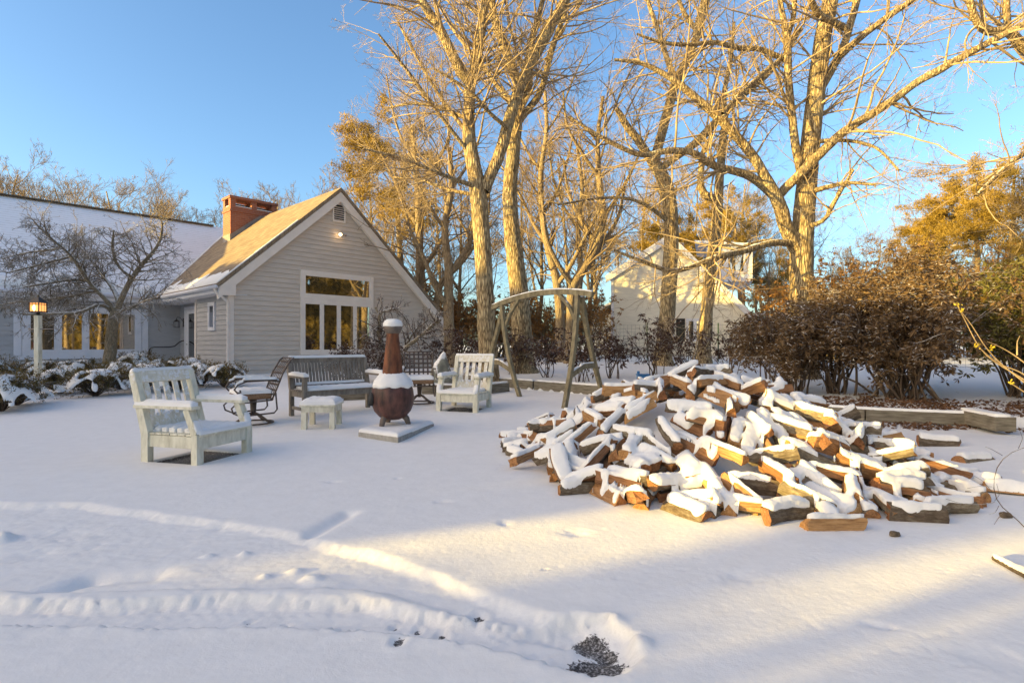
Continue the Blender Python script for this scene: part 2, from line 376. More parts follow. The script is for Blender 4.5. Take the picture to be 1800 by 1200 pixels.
def ground(x, y):
    "returns z, bare, litter"
    x = np.asarray(x, float); y = np.asarray(y, float)
    z = gbase(x, y)
    bare = np.zeros(x.shape); lit = np.zeros(x.shape)
    near = (y < 6.2) & (y > .5) & (np.abs(x) < 12)
    xn, yn = x[near], y[near]; zn = z[near]; bn = bare[near]
    w = .03*fbm(xn*5, yn*5, 11, 3)
    rough = fbm(xn*13, yn*19, 20, 3)
    fine = fbm(xn*45, yn*45, 29, 2)
    dP = sdf_poly(xn, yn, PLOUGH)+w
    kP = 1-sstep(-.06, .035, dP+.01*rough+.012*fine)
    zn = zn-.032*kP+.002*np.exp(-((dP-.05)/.05)**2)*(1+rough)
    dT = sdf_poly(xn, yn, TRACK)+w*.6
    kT = 1-sstep(-.045, .02, dT+.008*rough+.016*fine)
    zn = zn-.045*kT+.004*np.exp(-((dT-.035)/.05)**2)*(1+.6*rough)
    # the ridge between ploughed strip and track
    zn = zn+.004*np.exp(-(dT/.05)**2)*fine
    kk = np.clip(kP+kT, 0, 1)
    zn = zn+kk*(.0028*rough+.002*fine+.005*np.maximum(0, fbm(xn*7, yn*9, 57, 3)))
    # tyre lines
    zn = zn+kT*(.0022*np.sin(yn*62+1.5*np.sin(xn*1.1)))*sstep(2.05, 2.3, yn)*(.6+fbm(xn*1.5, yn*9, 71, 2))
    ce = .5*np.exp(-((dT+.12)/.06)**2)+kT*.5; zn = zn+ce*.0013*np.sign(np.sin(np.abs(dT+.16)*95+xn*85))*sstep(-.3, .3, fbm(xn*3, yn*6, 73, 2)+.1)
    # slanted scrape marks on the cut faces
    edge = np.exp(-((dT+.03)/.05)**2)
    zn = zn+edge*.006*fine+edge*.004*fbm(xn*30, yn*22, 97, 2)
    for px, py, rx, ry, a in DENTS:
        cx, cy = gp(px, py); c, s = math.cos(a), math.sin(a)
        ex = ((xn-cx)*c+(yn-cy)*s)/rx; ey = (-(xn-cx)*s+(yn-cy)*c)/(ry*1.6)
        q = (ex**2+ey**2)*(1+.9*rough+.5*fine); q = np.maximum(q, 0); zn = zn-.013*np.exp(-q*1.1)
    for (a, b, ww) in ((gp(548, 938), gp(612, 902), .06), (gp(80, 1030), gp(160, 1005), .06), (gp(160, 1005), (gp(270, 998)), .08)):
        d, _ = seg_dist(xn, yn, [a, b]); zn = zn-.035*np.exp(-(d/ww)**2)
    for px, py, r in SCUFF:
        cx, cy = gp(px, py); d = np.hypot(xn-cx, (yn-cy)*.7)/r
        zn = zn-.018*np.exp(-d**2)+.006*np.exp(-((d-1.4)/.4)**2); bn = np.maximum(bn, .95*np.exp(-d**2*1.2))
    for px, py, rx, ry in ((1036, 1108, .08, .075), (1044, 1154, .13, .08), (1066, 1126, .05, .05)):
        cx, cy = gp(px, py); d = np.hypot((xn-cx)/rx, (yn-cy)/ry)+.3*rough
        bn = np.maximum(bn, 1.15*np.exp(-d**2*.8)); zn = zn-.03*np.exp(-d**2)
    # clods thrown out of the track
    for px, py, r, h in ((465, 1004, .03, .02), (548, 1008, .05, .028), (575, 1020, .09, .012), (8, 940, .06, .05), (430, 965, .03, .02), (520, 995, .04, .02), (368, 968, .03, .015), (1075, 1090, .05, .02), (1125, 1130, .04, .02)):
        cx, cy = gp(px, py); d = np.hypot((xn-cx), (yn-cy))/r; zn = zn+h*np.exp(-np.maximum(d+.5*rough+.35*fine, 0)**3)*(1+.8*fine)
    zn = zn+.0012*fine+.004*fbm(xn*2.2, yn*2.2, 40, 3)-.0035*sstep(.84, .99, vnoise(xn*24, yn*24, 91))*sstep(0, .3, fbm(xn*1.4, yn*1.4, 94, 2))
    lf = (1-sstep(.0, .5, xn+2.2))*(yn < 2.45); zn = zn+lf*(.006*fbm(xn*9, yn*14, 93, 3))
    z[near] = zn; bare[near] = bn
    # bare gravel sheltered under the seats
    for (cx, cy, a), s, dx in ((CH1, .33, .06), (CH2, .3, .0)):
        c, sn = math.cos(-a), math.sin(-a); lx = (x-cx)*c-(y-cy)*sn; ly = (x-cx)*sn+(y-cy)*c
        d = np.maximum(np.abs(lx)/(s*1.0), np.abs(ly)/(s*.92)); k = 1-sstep(.86, 1.05, d)
        bare = np.maximum(bare, k*1.4); z = z-.045*k
    # raised bed
    d, sg = seg_dist(x, y, BED)
    inb = (sg > 0) & (x > -1.2)
    z = z+np.where(inb & (y > 7.4), .16*sstep(.0, .05, d), 0)
    lit = np.maximum(lit, np.exp(-(((x-6.6)/2.1)**2+((y-8.9)/1.1)**2))*.42*(y > 7.1))
    lit = np.maximum(lit, np.exp(-(((x-7.9)/1.5)**2+((y-7.6)/.9)**2))*.55)
    lit = np.maximum(lit, np.exp(-(((x-5.75)/.9)**2+((y-7.7)/.35)**2))*.55)
    lit = np.maximum(lit, .28*sstep(11, 13, y)*sstep(-2, 1, x)*(y < 30))
    # gentle bank at the right of the heap
    z = z+.10*sstep(3.9, 6, x)*sstep(3.0, 5.0, y)*(1-sstep(6, 7.4, y))
    z = z+.06*sstep(2.6, 4.5, x)*(1-sstep(3.2, 4.8, y))
    return z, bare, lit
def gz(x, y): return float(ground(np.array([x]), np.array([y]))[0][0])
def axis(segs):
    out = []
    for a, b, s in segs: out += list(np.arange(a, b, s))
    return np.array(out+[segs[-1][1]])
def make_ground():
    def grow_(a, s, end, k=1.06):
        o = []; v = a
        while v < end: v += s; s *= k; o.append(v)
        return o
    xr = grow_(5.2, .02, 260); xl = [-v for v in grow_(5.2, .02, 260)][::-1]
    xs = np.array(xl+list(np.arange(-5.2, 5.21, .016))+xr)
    ys = np.array([-260, -120, -60, -30, -15, -8, -4, -2, -1, 0, .6, 1.1]+list(np.arange(1.5, 4.6, .013))+grow_(4.6, .014, 8.5, 1.006)+grow_(8.52, .03, 400, 1.04))
    X, Y = np.meshgrid(xs, ys); Z, B, L = ground(X.ravel(), Y.ravel())
    V = np.column_stack([X.ravel(), Y.ravel(), Z]); nx = len(xs); ny = len(ys)
    i = (np.arange(ny-1)[:, None]*nx+np.arange(nx-1)).ravel()
    Fc = np.column_stack([i, i+1, i+nx+1, i+nx])
    o = fastmesh('snowy_ground', V, Fc, M['snow_ground'])
    for nm, a in (('bare', B), ('litter', L)):
        at = o.data.attributes.new(nm, 'FLOAT', 'POINT'); at.data.foreach_set('value', a.astype(np.float32))
    tag(o, 'snow covered yard with a ploughed track across the front', None, None, 'structure')
    print('ground', len(V))
make_ground()
# ================================================================ snow that settles on things
def snow_cap(name, mbs, parent, res=.01, T=.05, jump=.03, minz=.45, lo=None, hi=None, seed=0, R=None, zmin=-1e9, skirt=.45, mat='snow'):
    "rays down on the real geometry; every ledge gets a rounded layer of snow"
    m = joinMB(*mbs); bv = BVHTree.FromPolygons(m.v, m.f)
    A = np.array(m.v); x0, y0 = A[:, 0].min(), A[:, 1].min(); x1, y1 = A[:, 0].max(), A[:, 1].max(); zt = A[:, 2].max()+1
    if lo: x0, y0 = max(x0, lo[0]), max(y0, lo[1]); x1, y1 = min(x1, hi[0]), min(y1, hi[1])
    nx = max(3, int((x1-x0)/res)+1); ny = max(3, int((y1-y0)/res)+1)
    xs = np.linspace(x0+.001, x1-.001, nx); ys = np.linspace(y0+.001, y1-.001, ny)
    H = np.full((ny, nx), np.nan); dn = Vector((0, 0, -1))
    for j in range(ny):
        for i in range(nx):
            h = bv.ray_cast(Vector((xs[i], ys[j], zt)), dn)
            if h[0] is not None and abs(h[1].z) > minz and h[0].z > zmin: H[j, i] = h[0].z
    return snow_grid(name, xs, ys, H, parent, T, jump, seed, R, skirt, mat)
def thick(H, res, T, jump, seed, R, xs, ys):
    ny, nx = H.shape; ok = ~np.isnan(H); Hp = np.where(ok, H, -1e6)
    edge = np.zeros_like(ok)
    P1 = np.pad(Hp, 1, constant_values=-1e6)
    for dy, dx in ((0, 1), (0, -1), (1, 0), (-1, 0)):
        nb = P1[1+dy:1+dy+ny, 1+dx:1+dx+nx]; edge |= (Hp-nb) > jump
    wall = np.zeros_like(ok)
    D = np.where(ok & edge, .35*res, 1e3); D[~ok] = 1e3
    R = R or T*1.15
    for _ in range(int(R/res)+2):
        Pd = np.pad(D, 1, constant_values=1e3)
        for dy in (-1, 0, 1):
            for dx in (-1, 0, 1):
                if dy or dx: D = np.minimum(D, Pd[1+dy:1+dy+ny, 1+dx:1+dx+nx]+res*math.hypot(dx, dy))
    D[~ok] = 0
    q = np.clip(D/R, 0, 1); th = T*np.sqrt(np.clip(1-(1-q)**2, 0, 1))
    X, Y = np.meshgrid(xs, ys)
    th = th*(1+.22*fbm(X*14, Y*14, seed, 3)+.12*fbm(X*45, Y*45, seed+5, 2))
    return ok, th, edge
def smooth_(Z, ok, jump, it=2):
    ny, nx = Z.shape
    for _ in range(it):
        Pz = np.pad(np.where(ok, Z, np.nan), 1, constant_values=np.nan); s = np.zeros_like(Z); c = np.zeros_like(Z)
        for dy in (-1, 0, 1):
            for dx in (-1, 0, 1):
                nb = Pz[1+dy:1+dy+ny, 1+dx:1+dx+nx]; k = ~np.isnan(nb) & (np.abs(nb-Z) < jump*1.6)
                s += np.where(k, nb, 0); c += k
        Z = np.where(ok & (c > 0), s/np.maximum(c, 1), Z)
    return Z
def round_rim(xs, ys, q, it=4):
    "slide the rim vertices of the layer so that its outline is smooth instead of following the grid"
    ny, nx = q.shape[0]+1, q.shape[1]+1; X, Y = np.meshgrid(xs, ys); X = X.astype(float); Y = Y.astype(float)
    Pq = np.pad(q, 1); jj, ii = np.nonzero(q); idx = jj*nx+ii; c = np.column_stack([idx, idx+1, idx+nx+1, idx+nx]); E = []
    for dj, di, a, b in ((-1, 0, 0, 1), (0, 1, 1, 2), (1, 0, 2, 3), (0, -1, 3, 0)):
        e = ~Pq[jj+1+dj, ii+1+di]; E.append(np.column_stack([c[e][:, a], c[e][:, b]]))
    E = np.concatenate(E); xf = X.ravel(); yf = Y.ravel()
    for _ in range(it):
        sx = np.zeros(nx*ny); sy = np.zeros(nx*ny); n = np.zeros(nx*ny)
        for a, b in ((0, 1), (1, 0)):
            np.add.at(sx, E[:, a], xf[E[:, b]]); np.add.at(sy, E[:, a], yf[E[:, b]]); np.add.at(n, E[:, a], 1)
        k = n > 0; xf = np.where(k, .5*xf+.5*sx/np.maximum(n, 1), xf); yf = np.where(k, .5*yf+.5*sy/np.maximum(n, 1), yf)
    return xf.reshape(ny, nx), yf.reshape(ny, nx)
def grid_mesh(name, xs, ys, Z, Hb, ok, jump, parent, mat, sel=None, gmask=None, XY=None):
    ny, nx = Z.shape
    Zq = np.where(ok, Z, np.nan)
    st = np.stack([Zq[:-1, :-1], Zq[:-1, 1:], Zq[1:, 1:], Zq[1:, :-1]]); q = ~np.isnan(st).any(0)
    with np.errstate(all='ignore'): q &= (np.nanmax(np.where(np.isnan(st), 0, st), 0)-np.nanmin(np.where(np.isnan(st), 0, st), 0)) < jump
    allq = q if gmask is None else gmask
    if sel is not None: q = q & sel
    jj, ii = np.nonzero(q)
    if len(jj) < 3: return None
    idx = jj*nx+ii; Fc = np.column_stack([idx, idx+1, idx+nx+1, idx+nx])
    # skirts where the layer really ends
    Pq = np.pad(allq, 1)
    sk = []
    for dj, di, a, b in ((-1, 0, 0, 1), (0, 1, 1, 2), (1, 0, 2, 3), (0, -1, 3, 0)):
        e = ~Pq[jj+1+dj, ii+1+di]; sk.append(np.column_stack([Fc[e][:, a], Fc[e][:, b]]))
    sk = np.concatenate(sk)
    used, inv = np.unique(np.concatenate([Fc.ravel(), sk.ravel()]), return_inverse=True)
    X, Y = XY if XY is not None else round_rim(xs, ys, allq)
    V = np.column_stack([X.ravel()[used], Y.ravel()[used], Z.ravel()[used]])
    Fn = inv[:Fc.size].reshape(-1, 4); Sn = inv[Fc.size:].reshape(-1, 2); n = len(V)
    bot, binv = np.unique(Sn.ravel(), return_inverse=True); binv = binv.reshape(-1, 2)
    Vb = V[bot].copy(); Vb[:, 2] = Hb.ravel()[used][bot]-.004
    Sf = np.column_stack([Sn[:, 1], Sn[:, 0], binv[:, 0]+n, binv[:, 1]+n])
    return fastmesh(name, np.vstack([V, Vb]), np.vstack([Fn, Sf]), M[mat], parent)
def snow_grid(name, xs, ys, H, parent, T, jump, seed, R, skirt, mat):
    res = xs[1]-xs[0]; ok, th, edge = thick(H, res, T, jump, seed, R, xs, ys)
    Z = np.where(ok, H+np.maximum(th, skirt*T*(ok & edge)), np.nan)
    Z = smooth_(Z, ok, jump, 2)
    return grid_mesh(name, xs, ys, Z, np.where(ok, H, 0), ok, jump+T*.6, parent, mat)
# ================================================================ the house
def clip_z(poly, z0, z1):
    def half(pl, z, keep):
        o = []
        for i in range(len(pl)):
            a, b = pl[i], pl[(i+1) % len(pl)]; ia = keep(a[1]); ib = keep(b[1])
            if ia: o.append(a)
            if ia != ib: t = (z-a[1])/(b[1]-a[1]); o.append((a[0]+t*(b[0]-a[0]), z))
        return o
    p = half(poly, z0, lambda v: v >= z0); return half(p, z1, lambda v: v <= z1) if len(p) > 2 else []
def clap(poly, org, ax, nrm, ex=.15, lip=.027):
    "clapboards: each row a tilted board, clipped to the wall outline (a along ax, z up)"
    mb = MB(); zs = [p[1] for p in poly]; z = min(zs); org = Vector(org); ax = Vector(ax); nrm = Vector(nrm)
    while z < max(zs)-.01:
        row = clip_z(poly, z, min(z+ex, max(zs)))
        if len(row) > 2:
            P3 = [org+ax*a+Vector((0, 0, zz))+nrm*(lip-(lip-.002)*(zz-z)/ex) for a, zz in row]
            mb.add(P3, [tuple(range(len(P3)))])
            lo = sorted([a for a, zz in row if abs(zz-z) < 1e-5])
            if len(lo) >= 2:
                a, b = lo[0], lo[-1]
                mb.add([org+ax*a+Vector((0, 0, z))+nrm*lip, org+ax*b+Vector((0, 0, z))+nrm*lip, org+ax*b+Vector((0, 0, z))-nrm*.01, org+ax*a+Vector((0, 0, z))-nrm*.01], [(0, 1, 2, 3)])
        z += ex
    return mb
def roof(name, plan, zf, mat, parent, th=.14, uvax=None):
    "slab roof: plan polygon (x,y), height function; uv: u along eave, v up the slope (metres)"
    mb = MB(); n = len(plan)
    top = [(x, y, zf(x, y)) for x, y in plan]; bot = [(x, y, zf(x, y)-th) for x, y in plan]
    mb.add(top+bot, [tuple(range(n)), tuple(range(n, 2*n))[::-1]]+[(i, i+n, (i+1) % n+n, (i+1) % n) for i in range(n)])
    o = mb.build(name, mat, parent); me = o.data; uv = me.uv_layers.new(name='UVMap')
    for lp in me.loops:
        c = me.vertices[lp.vertex_index].co
        u = c.y if uvax == 'x' else c.x; v = (c.x if uvax == 'x' else c.y)*1.35
        if abs(uv.data[lp.index].uv[0]) < 1e9: uv.data[lp.index].uv = (u, abs(v))
    return o
A_ = math.atan2(.737, .676)
house = thing('house', 'grey clapboard house with tall gable, brick chimney and snowy roof, lamp lit', 'house', (-8.28, 16, 0), A_)
X1 = 8.27; PK = 3.51; SL = .91; RZ = 6.5; BZ = .12
rl = lambda x, y: RZ-SL*(PK-x)
rr = lambda x, y: RZ-SL*(x-PK)
rw = lambda x, y: 2.97+SL*(y-5.72)
E_ = .16  # roof thickness allowance
gable = [(0, BZ+.16), (X1, BZ+.16), (X1, rr(X1, 0)-E_), (PK, RZ-E_), (0, rl(0, 0)-E_)]
# backing walls (slightly behind the boards)
mb = MB()
mb.poly([(a, .012, z-(.0 if z > 1 else .25)) for a, z in gable], (0, 1, 0), .18)
mb.build('gable_wall_core', M['siding'], house)
clap(gable, (0, 0, 0), (1, 0, 0), (0, -1, 0)).build('gable_siding', M['siding'], house)
mb = MB(); mb.box((.012, .2, -.1), (.2, 2.8, rl(0, 0)-E_)); mb.box((.512, 2.8, -.1), (.7, 6.1, 3.3)); mb.box((.2, 2.75, -.1), (.512, 2.93, 3.3)); mb.box((-12, 6.135, -.1), (.5, 6.3, 3.25)); mb.box((X1-.2, .2, -.1), (X1, 12, 1.9))
mb.build('side_wall_core', M['siding_blue'], house)
sd = joinMB(clap([(-2.8, .28), (-.0, .28), (-.0, 2.9), (-2.8, 2.9)], (0, 0, 0), (0, -1, 0), (-1, 0, 0)),
            clap([(-4.25, .28), (-2.8, .28), (-2.8, 2.95), (-4.25, 2.95)], (.5, 0, 0), (0, -1, 0), (-1, 0, 0)),
            clap([(-6.12, .28), (-5.42, .28), (-5.42, 2.95), (-6.12, 2.95)], (.5, 0, 0), (0, -1, 0), (-1, 0, 0)),
            clap([(-12, .28), (.5, .28), (.5, 2.95), (-12, 2.95)], (0, 6.12, 0), (1, 0, 0), (0, -1, 0)))
sd.build('side_siding', M['siding_blue'], house)
mb = MB()
for q in (((-.045, -.045, .02), (.11, .0, 2.72)), ((-.045, .001, .02), (-.0, .1, 2.6)), ((X1-.11, -.042, .02), (X1+.02, 0, 2.05)), ((-.042, 2.72, .1), (.03, 2.83, 2.9)), ((.031, 2.8, .1), (.5, 2.83, 2.9))): MB().box(*q).build('corner_board', M['trim'], house)
MB().box((-.02, -.038, .06), (X1, .0, BZ+.16)).build('water_table', M['trim'], house)
# rake boards and the boxed eave returns
mb = MB()
def rake(x0, x1, f, wd, y0, y1):
    z0, z1 = f(x0, 0)-.15, f(x1, 0)-.15
    mb.add([(x0, y0, z0-wd), (x1, y0, z1-wd), (x1, y0, z1), (x0, y0, z0), (x0, y1, z0-wd), (x1, y1, z1-wd), (x1, y1, z1), (x0, y1, z0)],
           [(0, 1, 2, 3), (7, 6, 5, 4), (0, 4, 5, 1), (3, 2, 6, 7), (0, 3, 7, 4), (1, 5, 6, 2)])
rake(-.36, PK, rl, .33, -.17, -.04); rake(PK, 8.56, rr, .33, -.17, -.04)
mb.add([(-.36, -.172, 2.62), (.12, -.172, 2.62), (.12, -.172, 2.95), (-.36, -.172, 2.75), (-.36, -.02, 2.62), (.12, -.02, 2.62), (.12, -.02, 2.95), (-.36, -.02, 2.75)],
       [(0, 1, 2, 3), (7, 6, 5, 4), (0, 4, 5, 1), (3, 2, 6, 7), (0, 3, 7, 4), (1, 5, 6, 2)])
mb.box((8.1, -.172, 1.52), (8.56, -.02, 1.72))
mb.build('rake_board', M['trim'], house)
mb = MB(); mb.box((-.37, -.17, 2.68), (-.33, 5.7, 2.9)); mb.box((-12, 5.72, 2.68), (-.37, 5.76, 2.9)); mb.box((-.33, -.02, 2.66), (.5, 6.12, 2.69)); mb.box((-12, 5.76, 2.66), (-.33, 6.12, 2.69))
mb.build('soffit', M['trim_white'], house)
g = MB(); g.tube([(-.44, -.2, 2.84), (-.44, 5.6, 2.84)], .06, 8); g.tube([(-.44, 5.66, 2.84), (-12, 5.66, 2.84)], .06, 8); g.build('gutter', M['trim_white'], house, True)
MB().tube([(-.44, -.12, 2.8), (-.42, -.12, 2.7), (-.1, -.1, 2.45), (-.07, -.08, 2.38), (-.07, -.08, .25), (-.16, -.12, .2)], .04, 8).build('downspout', M['trim'], house, True)
# roofs
RL = [(-.42, -.19), (PK, -.19), (PK, 9.6), (-.42, 5.7)]
roof('front_roof', RL, rl, M['shingle'], house, .13, 'x')
roof('rear_roof', [(PK, -.19), (8.62, -.19), (8.62, 13), (PK, 13)], rr, M['shingle'], house, .13, 'x')
wr = roof('wing_roof', [(-12, 5.7), (-.42, 5.7), (PK, 9.6), (-12, 9.6)], rw, M['shingle_snow'], house, .13, 'y')
roof('wing_rear_roof', [(-12, 9.6), (PK, 9.6), (PK, 13.4), (-12, 13.4)], lambda x, y: rw(0, 9.6)-SL*(y-9.6), M['shingle_snow'], house, .13, 'y')
MB().beam((-12, 9.6, rw(0, 9.6)+.02), (PK-.7, 9.6, rw(0, 9.6)+.02), .28, .05).build('ridge_cap', M['shingle'], house)
# snow strips left on the front roof (eave and rake)
def roof_snow(name, strips, zf, parent, th=.035, seed=3):
    V = []; Fc = []
    for (x0, y0, x1, y1, w0, nseg, dirx, diry) in strips:
        for i in range(nseg+1):
            t = i/nseg; x = x0+(x1-x0)*t; y = y0+(y1-y0)*t
            w = w0*(.55+.9*float(vnoise(t*nseg*.33, seed, seed)))
            for k, (a, h) in enumerate(((0, 0), (0, th), (.5, th*1.1), (.9, th*.7), (1, 0))):
                xx = x+dirx*a*w; yy = y+diry*a*w; V.append((xx, yy, zf(xx, yy)+h+.002))
        b = len(V)-5*(nseg+1)
        for i in range(nseg):
            for k in range(4): Fc.append((b+i*5+k, b+(i+1)*5+k, b+(i+1)*5+k+1, b+i*5+k+1))
    return fastmesh(name, V, np.array(Fc), M['snow'], parent)
roof_snow('roof_snow', [(-.4, -.17, -.4, 5.4, .45, 60, 1, 0), (-.4, -.18, 2.0, -.18, .16, 50, 0, 1), (-.15, 5.75, 3.3, 9.25, .12, 30, .7, -.7)], rl, house)
roof_snow('wing_snow', [(-12, 5.72, -.5, 5.72, .5, 90, 0, 1)], rw, house, .05, 9)
# chimney
cx, cy, cw, cd, ct = 2.23, 5.98, 1.86, .78, 7.12
mb = MB()
mb.box((cx, cy, 5.0), (cx+cw, cy+cd, 6.72)); mb.box((cx-.03, cy-.03, 6.5), (cx+cw+.03, cy+cd+.03, 6.58))
for (a, b) in ((0, .2), (.83, 1.03), (cw-.2, cw)):
    for c in (0, cd-.2): mb.box((cx+a, cy+c, 6.72), (cx+b, cy+c+.2, 7.02))
ch = mb.build('chimney', M['brick'], house)
MB().box((cx-.04, cy-.04, 7.02), (cx+cw+.04, cy+cd+.04, ct)).build('chimney_cap', M['brick'], ch)
for q in (.25, 1.1): MB().box((cx+q, cy+.22, 6.7), (cx+q+.5, cy+cd-.22, 6.86)).build('flue', M['dark'], ch)
MB().box((cx+.03, cy+.03, 6.722), (cx+cw-.03, cy+cd-.03, 6.76)).build('chimney_snow', M['snow'], ch)
mb = MB(); mb.add([(cx-.01, cy-.02, rl(cx, 0)-.05), (cx+1.28, cy-.02, rl(cx+1.28, 0)), (cx+1.28, cy-.02, rl(cx+1.28, 0)+.1), (cx-.02, cy-.02, rl(cx, 0)+.22)], [(0, 1, 2, 3)])
mb.box((cx-.02, cy-.01, 5.1), (cx-.001, cy+cd, rl(cx, 0)+.25)); mb.build('flashing', M['louver'], ch)
# window builder on the y = const planes (facing -y) or x planes (facing -x)
def window(name, x0, x1, z0, z1, y, parent, cols=1, tw=.1, mw=.07, face='y', mat='trim', inner=.045, splits=None):
    def Q(a, d, z): return (a, y-d, z) if face == 'y' else (y-d, a, z)
    def bx(m, a0, a1, d0, d1, zz0, zz1):
        p, q = Q(a0, d0, zz0), Q(a1, d1, zz1); m.box(tuple(min(s, t) for s, t in zip(p, q)), tuple(max(s, t) for s, t in zip(p, q)))
    m = MB()
    bx(m, x0, x0+tw, .0, .06, z0, z1); bx(m, x1-tw, x1, .0, .06, z0, z1); bx(m, x0+tw, x1-tw, .0, .058, z1-tw, z1); bx(m, x0+tw, x1-tw, .0, .062, z0, z0+tw)
    w = thing(name, None, None, (0, 0, 0)); w.parent = parent
    m.build('casing', M[mat], w, bevel=.004)
    gx0, gx1 = x0+tw, x1-tw; step = (gx1-gx0)/cols
    cuts = splits or [gx0+step*i for i in range(cols+1)]
    for i in range(len(cuts)-1):
        a, b = cuts[i]+(mw/2 if i else 0), cuts[i+1]-(mw/2 if i < len(cuts)-2 else 0)
        if i:
            m = MB(); bx(m, cuts[i]-mw/2, cuts[i]+mw/2, .0, .054, z0+tw, z1-tw); m.build('mullion', M[mat], w)
        m = MB(); s = inner
        for q in ((a, a+s, z0+tw, z1-tw), (b-s, b, z0+tw, z1-tw), (a+s, b-s, z1-tw-s, z1-tw), (a+s, b-s, z0+tw, z0+tw+s)): bx(m, q[0], q[1], .0, .05, q[2], q[3])
        m.build('sash', M[mat], w)
        m = MB(); bx(m, a+s, b-s, .037, .041, z0+tw+s, z1-tw-s); m.build('pane', M['glass'], w)
    return w
window('transom_window', 2.145, 4.857, 2.68, 3.6, 0, house, 1, .13)
window('casement_window', 2.145, 4.857, .86, 2.679, 0, house, 4, .12, .06)
window('picture_window', -3.95, -.75, .82, 2.45, 6.12, house, 4, .16, .11, mat='trim_white')
window('side_window', 1.05, 1.6, 1.62, 2.5, 0, house, 1, .07, face='x', mat='trim_white')
mb = MB(); mb.box((-4.1, 6.03, .72), (-.62, 6.12, .83)); mb.box((-4.15, 6.06, .84), (-3.96, 6.1, 2.5)); mb.box((-.74, 6.06, .84), (-.55, 6.1, 2.7)); mb.build('window_surround', M['trim_white'], house)
# storm door in the recess (plane x = .5, facing -x)
door = thing('storm_door', None, None); door.parent = house
mb = MB()
mb.box((.42, 4.22, .28), (.5, 4.34, 2.55)); mb.box((.42, 5.3, .28), (.5, 5.42, 2.55)); mb.box((.42, 4.34, 2.45), (.5, 5.3, 2.55)); mb.build('door_frame', M['trim_white'], door)
mb = MB(); mb.box((.46, 4.34, .3), (.49, 4.46, 2.44)); mb.box((.46, 5.12, .3), (.49, 5.3, 2.44)); mb.box((.46, 4.46, 2.3), (.49, 5.12, 2.44)); mb.box((.46, 4.46, .3), (.49, 5.12, .46)); mb.build('stile', M['trim_white'], door)
MB().box((.478, 4.46, .46), (.483, 5.12, 2.3)).build('pane', M['glass'], door)
MB().tube([(.46, 5.2, 1.2), (.42, 5.2, 1.2), (.42, 5.12, 1.2)], .012, 6).build('handle', M['black_metal'], door)
MB().box((.05, 4.1, .0), (.5, 5.6, .28)).build('door_step', M['concrete'], house)
# gable vent
v_ = thing('gable_vent', None, None); v_.parent = house
mb = MB(); a0, a1, b0, b1 = 3.27, 3.75, 5.34, 5.98
mb.box((a0, -.06, b0), (a0+.05, 0, b1)); mb.box((a1-.05, -.06, b0), (a1, 0, b1)); mb.box((a0+.05, -.058, b1-.05), (a1-.05, 0, b1)); mb.box((a0+.05, -.058, b0), (a1-.05, 0, b0+.05)); mb.build('vent_frame', M['trim'], v_)
mb = MB()
for i in range(7):
    z = b0+.07+i*.072; mb.beam((a0+.05, -.045, z), (a1-.05, -.045, z), .04, .012, (0, .5, 1))
mb.build('vent_slats', M['trim'], v_)
MB().box((a0+.05, -.036, b0+.05), (a1-.05, -.034, b1-.05)).build('vent_dark', M['dark'], v_)
# flood light under the vent
fl = thing('flood_light', 'small lit floodlight fixed high on the grey gable below the vent', 'light', (0, 0, 0)); fl.parent = house
MB().lathe([(.045, 0), (.045, .03), (.03, .035)], 12, (0, 0, 0)).build('mount', M['trim'], fl)
del fl['label'], fl['category']
for s, m_ in ((-1, 'bulb'), (1, 'trim_white')):
    mb = MB(); mb.tube([(0, -.02, 0), (.06*s, -.07, -.02), (.11*s, -.1, -.03)], [.015, .025, .045], 10); mb.build('lamp_holder', M['louver'], fl, True)
    if s < 0: MB().tube([(-.10, -.1, -.03), (-.135, -.12, -.04), (-.15, -.13, -.045)], [.04, .05, .02], 10).build('lamp_bulb', M['bulb'], fl, True)
fl.location = (3.62, -.045, 4.94)
# wall lantern by the door
lt = thing('wall_lantern', None, None, (.49, 5.68, 2.0)); lt.parent = house; lt.rotation_euler = (0, 0, math.pi/2)
mb = MB(); mb.box((-.05, -.0, -.16), (.05, .03, .16)); mb.tube([(0, .03, .05), (0, .12, .17), (0, .2, .2), (0, .24, .16), (0, .24, .1)], .01, 6); mb.build('bracket', M['black_metal'], lt)
mb = MB()
for sx in (-1, 1):
    for sy in (-1, 1): mb.beam((.07*sx, .24+.07*sy, -.17), (.085*sx, .24+.085*sy, .03), .012, .012)
mb.lathe([(.11, .03), (.03, .1), (.01, .13)], 4, (0, .24, 0)); mb.box((-.08, .16, -.19), (.08, .32, -.17)); mb.build('lantern_cage', M['black_metal'], lt)
# hand rail
MB().tube([(-.62, 5.6, .1), (-.62, 5.6, 1.02), (-.58, 5.55, 1.08), (-.5, 5.5, 1.1), (-.1, 5.3, 1.1), (.1, 5.38, 1.13), (.28, 5.5, 1.27), (.4, 5.55, 1.33), (.49, 5.6, 1.34)], .022, 8).build('handrail', M['black_metal'], house, True)
